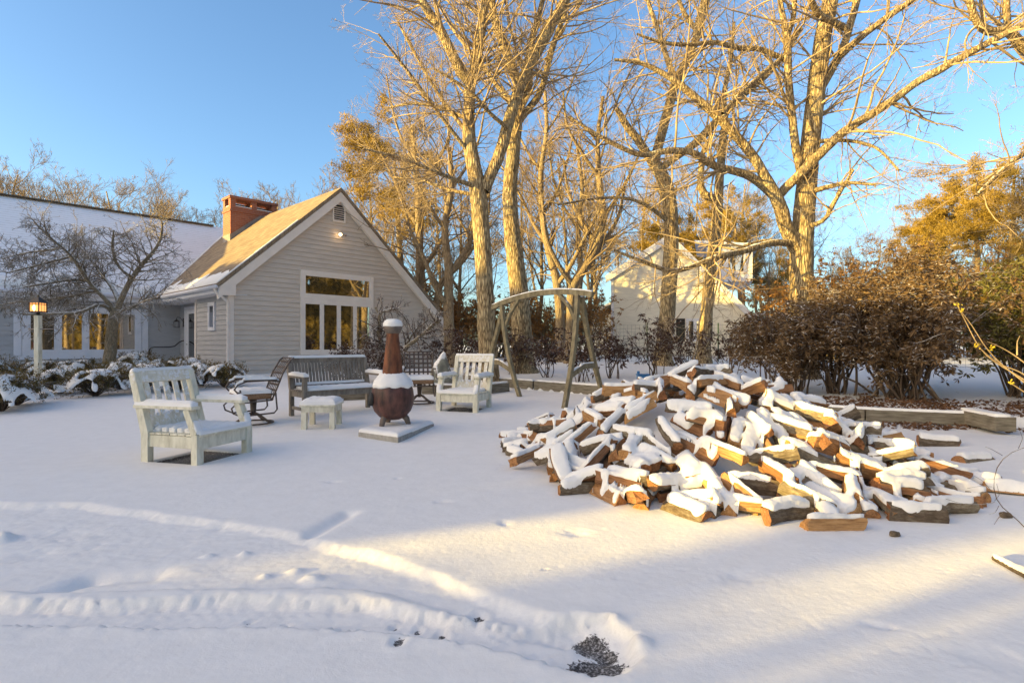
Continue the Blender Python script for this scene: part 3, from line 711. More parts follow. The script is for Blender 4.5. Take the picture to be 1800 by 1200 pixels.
# ================================================================ neighbour's house
nb = thing('neighbour_house', 'sunlit cream shingled house with snowy steep gable beyond the wire fence', 'house', (5.47, 30, .35), R_(-20))
W = 7.16; pk = 3.1
zl, zp, zr = 4.62, 6.5, 2.15
ng = [(0, .3), (W, .3), (W, zr), (pk, zp), (0, zl)]
MB().poly([(a, .012, z) for a, z in ng], (0, 1, 0), .2).build('gable_wall_core', M['siding_neighbour'], nb)
clap(ng, (0, 0, 0), (1, 0, 0), (0, -1, 0), .16, .014).build('gable_siding', M['siding_neighbour'], nb)
MB().box((0, .2, 0), (.2, 9, zl)).box((W-.2, .2, 0), (W, 9, zr)).build('side_wall', M['siding_neighbour'], nb)
sl1 = (zp-zl)/pk; sl2 = (zp-zr)/(W-pk)
roof('left_roof', [(-.3, -.2), (pk, -.2), (pk, 9.2), (-.3, 9.2)], lambda x, y: zp+.18-sl1*(pk-x), M['shingle_snow'], nb, .14, 'x')
roof('right_roof', [(pk, -.2), (W+.35, -.2), (W+.35, 9.2), (pk, 9.2)], lambda x, y: zp+.18-sl2*(x-pk), M['shingle_snow'], nb, .14, 'x')
mb = MB()
def rake2(x0, x1, z0, z1, wd): mb.add([(x0, -.2, z0-wd), (x1, -.2, z1-wd), (x1, -.2, z1), (x0, -.2, z0), (x0, -.05, z0-wd), (x1, -.05, z1-wd), (x1, -.05, z1), (x0, -.05, z0)], [(0, 1, 2, 3), (7, 6, 5, 4), (0, 4, 5, 1), (3, 2, 6, 7), (0, 3, 7, 4), (1, 5, 6, 2)])
rake2(-.28, pk, zp+.03-sl1*(pk+.28), zp+.03, .25); rake2(pk, W+.3, zp+.03, zp+.03-sl2*(W+.3-pk), .25)
mb.box((W-.12, -.04, 0), (W+.02, 0, zr-.1)); mb.box((-.02, -.04, 0), (.12, 0, zl-.1)); mb.build('rake_board', M['trim_white'], nb)
MB().box((-.02, -.03, -.3), (W+.02, .1, .3)).build('foundation', M['concrete'], nb)
mb = MB(); mb.box((4.9, 1.5, 4.2), (7.2, 6, 6.1)); d_ = mb.build('dormer', M['trim_white'], nb)
roof('dormer_roof', [(4.3, 1.2), (7.5, 1.2), (7.5, 6.3), (4.3, 6.3)], lambda x, y: 6.5-.12*(x-4.3), M['shingle_snow'], d_, .12, 'x')
window('dormer_window', 5.9, 6.9, 4.6, 5.9, 1.5, nb, 1, .1, mat='trim_white')
window('ground_window', 3.9, 4.8, 1.0, 2.2, 0, nb, 2, .1, mat='trim_white')
window('side_window', 2.6, 3.3, 1.0, 2.2, 0, nb, 1, .1, mat='trim_white')
for q in ((4.85, 5.2), (3.4, 3.85)): MB().box((q[0], -.03, 1.0), (q[1], 0, 2.2)).build('shutter', M['dark'], nb)
mb = MB(); mb.box((pk+.1, -.05, 5.5), (pk+.7, 0, 6.2)); mb.build('gable_vent', M['louver'], nb)
mb = MB(); mb.box((-1.5, 2, 0), (0, 7, 2.6)); mb.build('lean_to', M['siding_neighbour'], nb)
roof('lean_to_roof', [(-1.8, 1.8), (0, 1.8), (0, 7.2), (-1.8, 7.2)], lambda x, y: 3.5+.5*x, M['shingle_snow'], nb, .12, 'x')
# ================================================================ garden seats
def white_chair(loc, label, seed, frost):
    x, y, rz = loc; z = gz(x-.38*math.cos(rz), y-.38*math.sin(rz))
    z = float(gbase(np.array(x), np.array(y)))
    t = thing('garden_chair', label, 'chair', (x, y, z-.0), rz, 'cream painted low garden armchairs')
    P_ = M['cream_paint']; wx = .38
    allm = []
    def part(nm, mb, mat=None, snow=True):
        mb.build(nm, mat or P_, t, bevel=.004); allm.append(mb) if snow else None
    for s in (-1, 1):
        m = MB(); x_ = s*(wx-.045)
        m.beam((x_, .31, -.07), (x_, .31, .30), .085, .075, (0, 1, 0)); m.beam((x_, .31, .295), (x_, .20, .55), .085, .07, (0, 1, 0)); part('front_leg', m)
        m = MB(); m.beam((x_, -.33, -.07), (x_, -.33, .3), .07, .09, (0, 1, 0)); m.beam((x_, -.33, .29), (x_, -.50, .90), .07, .095, (0, 1, 0), .07, .08); part('rear_leg', m)
        m = MB(); m.beam((x_, -.46, .565), (x_, .29, .565), .105, .032); part('arm', m)
        m = MB(); m.beam((x_, -.30, .215), (x_, .29, .215), .03, .12); part('side_rail', m)
    m = MB(); m.beam((-wx+.09, .325, .215), (wx-.09, .325, .215), .028, .13); part('front_rail', m)
    m = MB(); m.beam((-wx+.1, -.33, .215), (wx-.1, -.33, .215), .028, .1); part('rear_rail', m)
    m = MB()
    for i in range(7):
        yy = -.27+i*.098; m.beam((-wx+.03, yy, .29), (wx-.03, yy, .29), .088, .02)
    part('seat', m)
    bk = lambda z: -.33-.17*(z-.3)/.6
    up = (0, -.27, 1)
    m = MB(); m.beam((-wx+.005, bk(.86)+.01, .86), (wx-.005, bk(.86)+.01, .86), .045, .12, up); part('top_rail', m, M['cream_frosted'])
    m = MB(); m.beam((-wx+.08, bk(.38), .38), (wx-.08, bk(.38), .38), .035, .14, up); part('lower_rail', m, M['cream_frosted'])
    for i in range(5):
        xx = -.235+i*.1175; m = MB(); m.beam((xx, bk(.42), .42), (xx, bk(.82), .82), .062, .022, (0, 1, 0)); m.build('back_slat', M['cream_frosted'], t, bevel=.003); allm.append(m)
    snow_cap('settled_snow', allm, t, .0095, .07, .03, .3, seed=seed, zmin=.2)
    # rime blown against the face of the back
    return t
white_chair(CH1, 'large cream garden armchair nearest the camera, thick snow on seat and arms', 1, 0)
white_chair(CH2, 'smaller looking cream garden armchair right of the clay chiminea, before the swing frame', 2, 0)
# stool
t = thing('footstool', 'square cream wooden footstool with snow cushion in front of the bench', 'stool', (-2.7, 7.77, .02), R_(4))
ms = []
for sx in (-1, 1):
    for sy in (-1, 1):
        m = MB(); m.beam((.19*sx, .19*sy, -.06), (.19*sx, .19*sy, .3), .07, .07, (0, 1, 0)); m.build('leg', M['cream_paint'], t, bevel=.004); ms.append(m)
m = MB(); m.box((-.225, -.225, .24), (.225, -.2, .32)); m.box((-.225, .2, .24), (.225, .225, .32)); m.box((-.225, -.2, .24), (-.2, .2, .32)); m.box((.2, -.2, .24), (.225, .2, .32)); m.build('apron', M['cream_paint'], t, bevel=.003)
m = MB(); m.box((-.245, -.245, .32), (.245, .245, .345)); m.build('top', M['cream_paint'], t, bevel=.004); ms.append(m)
snow_cap('settled_snow', ms, t, .0095, .085, .03, .3, seed=7, zmin=.2)
# long bench (local x along, facing -y)
BD = math.atan2(.70, .71)
t = thing('park_bench', 'long weathered grey slatted bench with snow on its seat and top rail', 'bench', (-3.53, 8.66, .05), BD)
Lb = 1.42; allm = []
def bp(nm, m, mat='weathered', s=True):
    m.build(nm, M[mat], t, bevel=.004)
    if s: allm.append(m)
for x_ in (.035, Lb-.035):
    m = MB(); m.beam((x_, 0, -.05), (x_, .0, .42), .065, .065, (0, 1, 0)); m.beam((x_, 0, .41), (x_, .12, .9), .065, .06, (0, 1, 0)); bp('rear_leg', m)
    m = MB(); m.beam((x_, -.48, -.05), (x_, -.48, .62), .065, .06, (0, 1, 0)); bp('front_leg', m)
    m = MB(); m.beam((x_, -.54, .635), (x_, .04, .645), .09, .035); bp('arm', m)
    m = MB(); m.beam((x_, -.46, .37), (x_, .0, .37), .035, .08); m.beam((x_, -.46, .15), (x_, .0, .15), .03, .05); bp('side_rail', m)
m = MB(); m.beam((.03, .125, .89), (Lb-.03, .125, .89), .05, .08, (0, -.2, 1)); bp('top_rail', m)
m = MB(); m.beam((.06, .02, .47), (Lb-.06, .02, .47), .04, .06, (0, -.2, 1)); bp('lower_rail', m)
for i in range(23):
    xx = .09+i*(Lb-.18)/22; m = MB(); m.beam((xx, .02, .48), (xx, .115, .87), .042, .018, (0, 1, 0)); bp('back_slat', m, s=False)
m = MB(); m.beam((.06, -.47, .375), (Lb-.06, -.47, .375), .03, .08); bp('front_rail', m)
for i in range(6):
    m = MB(); m.beam((.0, -.47+i*.082, .425), (Lb, -.47+i*.082, .425), .07, .02); bp('seat_slat', m)
snow_cap('settled_snow', allm, t, .011, .075, .035, .3, seed=9, zmin=.3)
# wrought iron lattice chairs, swivel base; faces -y locally
def iron_chair(x, y, rz, label, seed):
    t = thing('patio_chair', label, 'chair', (x, y, float(gbase(np.array(x), np.array(y)))), rz, 'dark metal lattice back swivel patio chairs')
    B = M['bronze']; sn = []
    bk = lambda z: .22+.22*(z-.42)/.52
    m = MB()
    for s in (-1, 1): m.tube([(.26*s, .2, .38), (.265*s, .25, .5), (.27*s, .34, .74), (.27*s, .45, .93), (.25*s, .5, .96)], .013, 7)
    m.tube([(-.255, .49, .955), (.255, .49, .955)], .013, 7); m.tube([(-.26, .225, .43), (.26, .225, .43)], .012, 7); m.build('back_frame', B, t, True)
    m = MB()
    for i in range(5):
        xx = -.17+i*.085; m.beam((xx, bk(.43), .43), (xx, .33, .72), .032, .004, (0, 1, 0)); m.beam((xx, .33, .72), (xx, .485, .95), .032, .004, (0, 1, 0))
    for i in range(6):
        z = .49+i*.082; yy = .225+(z-.43)*.36 if z < .72 else .33+(z-.72)*.67; m.beam((-.265, yy+.006, z), (.265, yy+.006, z), .004, .032)
    m.build('back_lattice', B, t)
    for s in (-1, 1):
        m = MB(); m.tube([(.27*s, .3, .62), (.29*s, .12, .645), (.3*s, -.15, .64), (.3*s, -.27, .6), (.3*s, -.31, .53), (.3*s, -.27, .48), (.3*s, -.23, .49), (.3*s, -.24, .52)], .013, 7)
        m.beam((.29*s, .25, .648), (.3*s, -.2, .655), .045, .012); m.build('arm', B, t, True); sn.append(m)
        m = MB(); m.tube([(.27*s, .24, .46), (.27*s, .26, .22), (.27*s, .22, .17), (.27*s, -.22, .15), (.27*s, -.32, .2), (.27*s, -.34, .27), (.27*s, -.28, .33), (.27*s, .2, .36)], .012, 7); m.build('side_loop', B, t, True)
    m = MB()
    m.tube([(-.27, -.28, .34), (.27, -.28, .34)], .012, 7); m.tube([(-.27, .2, .37), (.27, .2, .37)], .012, 7)
    for i in range(5): m.beam((-.18+i*.09, -.28, .345), (-.18+i*.09, .2, .37), .035, .004)
    m.build('seat_frame', B, t, True)
    m = MB(); m.tube([(0, 0, .36), (0, 0, .2), (0, 0, .12)], [.05, .04, .03], 10)
    for k in range(4):
        a = math.pi/4+k*math.pi/2; c, s = math.cos(a), math.sin(a); m.tube([(0, 0, .17), (.1*c, .1*s, .13), (.2*c, .2*s, .06), (.27*c, .27*s, .02)], .018, 6)
    m.tube([(.27*math.cos(a), .27*math.sin(a), .02) for a in [k*math.pi/12 for k in range(25)]], .013, 6); m.build('swivel_base', B, t, True)
    m = MB(); m.box((-.25, -.28, .375), (.25, .2, .46)); m.build('cushion', M['cushion'], t, bevel=.03); sn.append(m)
    snow_cap('settled_snow', sn, t, .012, .07, .03, .3, seed=seed)
    return t
iron_chair(-3.78, 7.98, R_(-52), 'dark metal lattice chair with brown cushion between big cream armchair and bench', 11)
iron_chair(-1.72, 10.15, R_(12), 'dark metal lattice chair mostly hidden behind the clay chiminea', 12)
# ================================================================ chiminea on its slab
t = thing('paving_slab', 'grey concrete slab with snow border under the clay chiminea', 'slab', (-1.5, 7.26, .0), R_(-12))
cs = np.array([(-1.39, 6.66), (-1.12, 7.84), (-1.72, 8.25), (-1.99, 7.07)])
rt = R_(-12); loc2 = [((px+1.5)*math.cos(-rt)-(py-7.26)*math.sin(-rt), (px+1.5)*math.sin(-rt)+(py-7.26)*math.cos(-rt)) for px, py in cs]
m = MB().poly([(a, b, -.04) for a, b in loc2], (0, 0, 1), .105); m.build('slab', M['concrete'], t, bevel=.006)
snow_cap('settled_snow', [m], t, .011, .05, .03, .3, seed=13)
t = thing('chiminea', 'rust brown clay chiminea with snow on its rim and shoulders', 'chiminea', (-1.62, 7.42, .06), R_(20))
belly = [(.02, .12), (.10, .125), (.18, .165), (.245, .24), (.278, .33), (.287, .42), (.275, .52), (.245, .60), (.205, .66), (.165, .70), (.135, .73)]
mb_ = MB().lathe(belly, 40); mb_.build('belly', M['terracotta'], t, True)
neck = [(.135, .725), (.142, .74), (.138, .76), (.128, .84), (.115, .95), (.103, 1.06), (.09, 1.18), (.082, 1.26), (.088, 1.29)]
mn = MB().lathe(neck, 32); nk = mn.build('neck', M['terra_neck'], t, True)
mr_ = MB().lathe([(.088, 1.285), (.105, 1.315), (.122, 1.34), (.124, 1.38), (.112, 1.385)], 32); mr_.build('rim', M['terra_rim'], t, True)
m = MB()
for k in range(3):
    a = R_(20+120*k-40); c, s = math.cos(a), math.sin(a)
    m = MB(); m.tube([(.13*c, .13*s, .2), (.19*c, .19*s, .13), (.215*c, .215*s, .05), (.21*c, .21*s, -.01)], [.045, .04, .032, .03], 10); m.build('leg', M['terra_rim'], t, True)
# firebox mouth seen on the left flank
a = R_(185); mo = MB(); mo.tube([(.255*math.cos(a), .255*math.sin(a), .40), (.31*math.cos(a), .31*math.sin(a), .41)], [.085, .095], 16); mo.build('mouth', M['dark'], t, True)
sn = MB().lathe([(.12, 1.375), (.13, 1.395), (.127, 1.43), (.108, 1.462), (.07, 1.48), (.01, 1.487)], 28, wob=.03); sn.build('rim_snow', M['snow'], t, True)
sp = MB().lathe([(.262, .56), (.272, .58), (.262, .62), (.24, .66), (.212, .695), (.18, .725), (.15, .75), (.136, .757)], 44, wob=.03)
so = sp.build('shoulder_snow', M['snow'], t, True)
for v in so.data.vertices:
    v.co *= 1+.03*float(fbm(v.co.x*20+v.co.z*9, v.co.y*20, 4, 3)); v.co.z += .012*math.sin(9*math.atan2(v.co.y, v.co.x))*float(v.co.z < .6)
# ================================================================ swing frame
t = thing('swing_frame', 'empty curved timber swing frame with snow on its arched beam', 'swing frame', (.55, 10.9, .15), 0)
o_ = np.array([.55, 10.9, .15])
G = M['green_wood']; sn = []
A1 = np.array([-.19, 11.75, 2.02]); A2 = np.array([1.25, 10.25, 2.1])
def S_(p): return tuple(np.array(p, float)-o_)
d_ = (A2-A1); m = MB(); n_ = 16
pts = [A1+d_*(-.16+1.32*i/n_)+np.array([0, 0, .16*(1-(2*i/n_-1)**2)+.0]) for i in range(n_+1)]
for a, b in zip(pts[:-1], pts[1:]): m.beam(S_(a), S_(b), .08, .1)
m.build('arched_beam', G, t); sn.append(m)
def leg(nm, top, foot, bow):
    top = np.array(top, float); foot = np.array(foot, float); ps = []
    side = np.array([foot[0]-top[0], foot[1]-top[1], 0]); side /= np.linalg.norm(side)
    for i in range(11):
        u = i/10; ps.append(top+(foot-top)*u+side*(-bow)*math.sin(math.pi*u))
    m = MB()
    for a, b in zip(ps[:-1], ps[1:]): m.beam(S_(a), S_(b), .08, .075, (1, 1, 0))
    m.build(nm, G, t); return ps
ndir = d_/np.linalg.norm(d_)
L1 = leg('leg', A2+(-.02, 0, .02), (.9, 9.55, .0), .14); L2 = leg('leg', A2+(.06, .05, .0), (1.86, 11.3, .22), .10)
L3 = leg('leg', A1+(-.03, 0, .04), (.18, 11.2, .05), .12); L4 = leg('leg', A1+(.0, .06, .0), (-.75, 12.9, .3), .10)
for La, Lb_ in ((L1, L2), (L3, L4)):
    m = MB(); a = La[7]; b = Lb_[7]; mid = (a+b)/2+np.array([0, 0, .07]); m.beam(S_(a), S_(mid), .06, .1); m.beam(S_(mid), S_(b), .06, .1); m.build('cross_rail', G, t); sn.append(m)
for A, s in ((A1, 1), (A2, -1)):
    m = MB(); a = A+ndir*.04*s+np.array([0, 0, -.5]); b = A+ndir*.5*s+np.array([0, 0, .12]); c = (a+b)/2+ndir*.06*s*-1+np.array([0, 0, .0]); m.beam(S_(a), S_(c), .06, .07, (1, 1, 0)); m.beam(S_(c), S_(b), .06, .07, (1, 1, 0)); m.build('brace', G, t)
snow_cap('settled_snow', sn, t, .016, .025, .03, .5, seed=17)
# ================================================================ timbers
def timber(label, pts, w, h, z, name='landscape_timber'):
    ps = [Vector((p[0], p[1], z(p) if callable(z) else z)) for p in pts]; mid = (ps[0]+ps[-1])/2
    t = thing(name, label, 'timber', (mid.x, mid.y, mid.z-h/2)); m = MB()
    for a, b in zip(ps[:-1], ps[1:]): m.beam(a-t.location, b-t.location, w, h)
    m.build('timber', M['timber'], t, bevel=.006); snow_cap('settled_snow', [m], t, .03, .035, .05, .4, seed=len(label))
    return t
tz = lambda dz: (lambda p: float(gbase(np.array(p[0]), np.array(p[1])))+dz)
timber('long edging timber between the left legs of the swing frame', [(-1.2, 13.9), (-.34, 13.0), (.5, 12.38)], .12, .2, tz(.1))
timber('edging timber behind the swing frame running toward the log heap', [(.53, 12.36), (1.14, 11.9), (1.95, 11.2), (3.3, 9.75)], .12, .2, tz(.1))
timber('weathered edging beam from the log heap toward the big brown shrub', [(3.4, 9.6), (5.3, 8.2), (6.55, 7.8)], .13, .17, tz(.1))
t_ = timber('short end timber with snowy top at the right corner of the bed', [(6.6, 7.95), (6.42, 7.1)], .24, .19, .16)
timber('dark edging timber seen under the bench seat', [(-3.9, 10.4), (-2.55, 10.8)], .14, .2, tz(.09))
timber('edging timber seen between the chiminea and the far cream chair', [(-1.9, 11.6), (-.75, 11.5), (-.1, 12.1)], .14, .2, tz(.1))
# ================================================================ lamp post
t = thing('lamp_post', 'white square lamp post with small glowing copper lantern before the left window', 'lamp post', (-10.5, 12.1, .12), 0)
m = MB(); m.box((-.052, -.052, -.1), (.052, .052, 1.72)); m.build('post', M['cream_paint'], t, bevel=.006)
m = MB(); m.tube([(-.22, 0, 1.42), (.34, 0, 1.42)], .012, 6); m.build('ladder_bar', M['louver'], t)
m = MB(); m.lathe([(.035, 1.72), (.035, 1.78), (.055, 1.79), (.055, 1.8)], 12); m.build('socket', M['black_metal'], t, True)
m = MB()
for sx in (-1, 1):
    for sy in (-1, 1): m.beam((.105*sx, .105*sy, 1.8), (.105*sx, .105*sy, 2.0), .016, .016)
    for k in (-.035, .035): m.beam((k, .108*sx, 1.8), (k, .108*sx, 2.0), .006, .006); m.beam((.108*sx, k, 1.8), (.108*sx, k, 2.0), .006, .006)
for z in (1.8, 1.96): m.beam((-.11, -.11, z), (.11, -.11, z), .014, .014); m.beam((-.11, .11, z), (.11, .11, z), .014, .014); m.beam((-.11, -.11, z), (-.11, .11, z), .014, .014); m.beam((.11, -.11, z), (.11, .11, z), .014, .014)
m.box((-.12, -.12, 1.785), (.12, .12, 1.8)); m.build('lantern_cage', M['black_metal'], t)
m = MB(); m.lathe([(.2, 2.0), (.15, 2.03), (.07, 2.1), (.03, 2.12), (.02, 2.16)], 4); o = m.build('lantern_roof', M['black_metal'], t); o.rotation_euler = (0, 0, math.pi/4)
m = MB(); m.box((-.095, -.095, 1.805), (.095, .095, 1.99)); m.build('lantern_glass', M['lamp_glass'], t)
m = MB(); m.lathe([(.01, 1.82), (.03, 1.86), (.03, 1.9), (.01, 1.94)], 10, (0, -.1, 0)); m.build('bulb', M['bulb_small'], t, True)
# ================================================================ boulder, bin
def rock(name, label, cat, loc, s, seed, mat, rot=0, subd=24):
    V = []; 
    for i in range(subd+1):
        th = math.pi*i/subd
        for k in range(subd*2):
            ph = math.pi*k/subd; d = np.array([math.sin(th)*math.cos(ph), math.sin(th)*math.sin(ph), math.cos(th)])
            r = 1+.22*float(fbm(d[0]*1.6+5, d[1]*1.6+d[2]*2.1, seed, 3)); q = np.sign(d)*np.abs(d)**.8
            V.append(q*r*np.array(s))
    n = subd*2; Fc = [(i*n+k, i*n+(k+1) % n, (i+1)*n+(k+1) % n, (i+1)*n+k) for i in range(subd) for k in range(n)]
    o = fastmesh(name, V, np.array(Fc), M[mat], None, True); o.location = [float(v) for v in loc]; o.rotation_euler = (0, R_(12), rot)
    return tag(o, label, cat)
b = rock('boulder', 'tall pointed boulder plastered with snow beside the small maple', 'boulder', (-1.62, 12.6, .42), (.30, .25, .55), 5, 'stone', .3)
for v in b.data.vertices:
    k = max(0, (v.co.z+.2)/.75); v.co.x *= 1-.6*min(1, k)**1.5; v.co.y *= 1-.5*min(1, k); v.co.x += -.08*k
m = MB(); m.box((-.09, -.06, 0), (.09, .06, .1)); m.box((-.1, -.07, .1), (.1, .07, .115)); m.box((-.09, -.02, .115), (-.05, .02, .16))
o = m.build('storage_tub', M['blue_plastic'], bevel=.008); o.location = P(1130, 661, 8.6).tolist(); o.location.z = 0.62; tag(o, 'small blue plastic tub showing behind the left shoulder of the log heap', 'tub')
# keep it standing on something: a bucket post below
mb2 = MB(); mb2.box((-.06, -.05, -.45), (.06, .05, .0)); mb2.build('tub_stand', M['blue_plastic'], o)
# pine cone, chunk and bark piece
o = rock('wood_chunk', 'small dark wood chunk alone on the snow in front of the heap', 'wood chunk', (*gp(1573, 941), gz(*gp(1573, 941))+.01), (.04, .022, .022), 8, 'log_bark', .4, 10)
o = rock('pine_cone', 'pine cone lying on snow beside the thin dark twig', 'pine cone', (*gp(1768, 913), gz(*gp(1768, 913))+.015), (.04, .025, .025), 9, 'log_bark', .1, 12)
a, b = gp(1748, 982), gp(1815, 1022)
t = thing('fallen_branch', 'snow topped bark edge lying in the snow at the right margin', 'branch', (*a, gz(*a)), 0)
m = MB(); m.tube([(0, 0, .0), (.1*(b[0]-a[0])/.4, -.02, .012), ((b[0]-a[0])*.6, (b[1]-a[1])*.6, .01), (b[0]-a[0], b[1]-a[1], .02), ((b[0]-a[0])*2, (b[1]-a[1])*1.6, .02)], [.01, .016, .02, .022, .018], 8); m.build('bark', M['log_bark'], t, True)
snow_cap('settled_snow', [m], t, .006, .02, .02, .1, seed=3)
# ================================================================ wire fence
t = thing('wire_fence', 'thin wire mesh fence on green posts in front of the neighbouring house', 'fence', (2.7, 19.5, .4), 0)
fp = [(2.2, 20.2), (4.8, 19.4), (7.25, 19.2), (9.8, 17.6), (12.5, 16.4), (15.5, 15.4)]; m = MB()
for i, (x, y) in enumerate(fp):
    pm = MB(); pm.tube([(x-2.7, y-19.5, -.3), (x-2.7, y-19.5, 1.55)], .022, 6); pm.build('fence_post', M['green_metal'], t)
    if i < len(fp)-1:
        x2, y2 = fp[i+1]; L = math.hypot(x2-x, y2-y); n = int(L/.13)
        for k in range(n): u = k/n; xx = x+(x2-x)*u-2.7; yy = y+(y2-y)*u-19.5; m.tube([(xx, yy, -.1), (xx, yy, 1.5)], .0028, 3, False)
        for k in range(13): z = -.05+k*.128; m.tube([(x-2.7, y-19.5, z), (x2-2.7, y2-19.5, z)], .0028, 3, False)
m.build('wire_mesh', M['wire'], t)
# ================================================================ branching, done in arrays
def resample(pts, rads, n):
    pts = np.array(pts, float); rads = np.array(rads, float)
    s = np.r_[0, np.cumsum(np.linalg.norm(np.diff(pts, axis=0), axis=1))]; u = np.linspace(0, s[-1], n)
    # smooth (Catmull like) by interpolating then blurring
    Q = np.column_stack([np.interp(u, s, pts[:, k]) for k in range(3)]); r = np.interp(u, s, rads)
    for _ in range(2):
        Q[1:-1] = .25*Q[:-2]+.5*Q[1:-1]+.25*Q[2:]
    return Q, r
def tubes(groups):
    "groups: list of (P (B,n,3), R (B,n), sides) -> V, F"
    Vs = []; Fs = []; off = 0
    for Pp, Rr, k in groups:
        B, n, _ = Pp.shape
        T = np.empty_like(Pp); T[:, 1:-1] = Pp[:, 2:]-Pp[:, :-2]; T[:, 0] = Pp[:, 1]-Pp[:, 0]; T[:, -1] = Pp[:, -1]-Pp[:, -2]
        T /= np.linalg.norm(T, axis=2, keepdims=True)+1e-9
        D = T.mean(1); ref = np.where(np.abs(D[:, 2:3]) < .8, np.array([[0, 0, 1.]]), np.array([[1., 0, 0]]))
        X = np.cross(T, ref[:, None, :]); X /= np.linalg.norm(X, axis=2, keepdims=True)+1e-9; Y = np.cross(X, T)
        a = 2*np.pi*np.arange(k)/k
        ring = Pp[:, :, None, :]+Rr[:, :, None, None]*(X[:, :, None, :]*np.cos(a)[None, None, :, None]+Y[:, :, None, :]*np.sin(a)[None, None, :, None])
        Vs.append(ring.reshape(-1, 3))
        b = (np.arange(B)*n*k)[:, None, None]+(np.arange(n-1)*k)[None, :, None]+np.arange(k)[None, None, :]+off
        kn = (np.arange(k)+1) % k-np.arange(k)
        Fs.append(np.stack([b, b+kn, b+kn+k, b+k], -1).reshape(-1, 4)); off += B*n*k
    return np.concatenate(Vs), np.concatenate(Fs)
def unit(v): return v/(np.linalg.norm(v, axis=-1, keepdims=True)+1e-9)
def grow(rng, st, di, ln, ra, n, wander, trop, taper=.35, flat=0):
    B = len(st); Pp = np.empty((B, n+1, 3)); Pp[:, 0] = st; d = unit(di); step = (ln/n)[:, None]
    for i in range(n):
        d = unit(d+rng.normal(0, wander, (B, 3))+np.array([0, 0, trop])); 
        if flat: d[:, 2] *= (1-flat); d = unit(d)
        Pp[:, i+1] = Pp[:, i]+d*step
    t = np.linspace(0, 1, n+1)[None, :]; return Pp, ra[:, None]*(1-(1-taper)*t)
def kids(rng, Pp, Rr, k, t0, t1, ang, lr, rr, lens=None, bias=None):
    "k children for every branch -> starts, dirs, lengths, radii"
    B, n, _ = Pp.shape; L = np.linalg.norm(np.diff(Pp, axis=1), axis=2).sum(1) if lens is None else lens
    b = np.repeat(np.arange(B), k); t = rng.uniform(t0, t1, B*k); f = t*(n-1); i = np.minimum(f.astype(int), n-2); w = (f-i)[:, None]
    st = Pp[b, i]*(1-w)+Pp[b, i+1]*w; T = unit(Pp[b, i+1]-Pp[b, i]); r = Rr[b, i]*(1-w[:, 0])+Rr[b, i+1]*w[:, 0]
    q = rng.normal(0, 1, (B*k, 3)); 
    if bias is not None: q = q+np.array(bias)
    q = unit(q-(q*T).sum(1, keepdims=True)*T); a = rng.normal(ang, .18, B*k)[:, None]
    d = T*np.cos(a)+q*np.sin(a)
    return st, d, L[b]*lr*rng.uniform(.55, 1.25, B*k)*(1.15-.5*t), r*rr*rng.uniform(.7, 1.1, B*k)
def leaves(rng, C, D, ln, wd, droop=0):
    "rhombus leaves: centres C, directions D"
    n = len(C); D = unit(D+np.array([0, 0, -droop])); q = unit(np.cross(D, rng.normal(0, 1, (n, 3)))); ln = ln*rng.uniform(.6, 1.2, (n, 1)); wd = wd*rng.uniform(.7, 1.2, (n, 1))
    nn = np.cross(D, q)
    V = np.stack([C, C+D*ln*.5+q*wd/2+nn*wd*.15, C+D*ln, C+D*ln*.5-q*wd/2+nn*wd*.15], 1).reshape(-1, 3)
    return V, np.arange(4*n).reshape(n, 4)
SLIM = {1: .8, 2: .9, 3: .92, 5: .9, 21: 1, 22: 1}
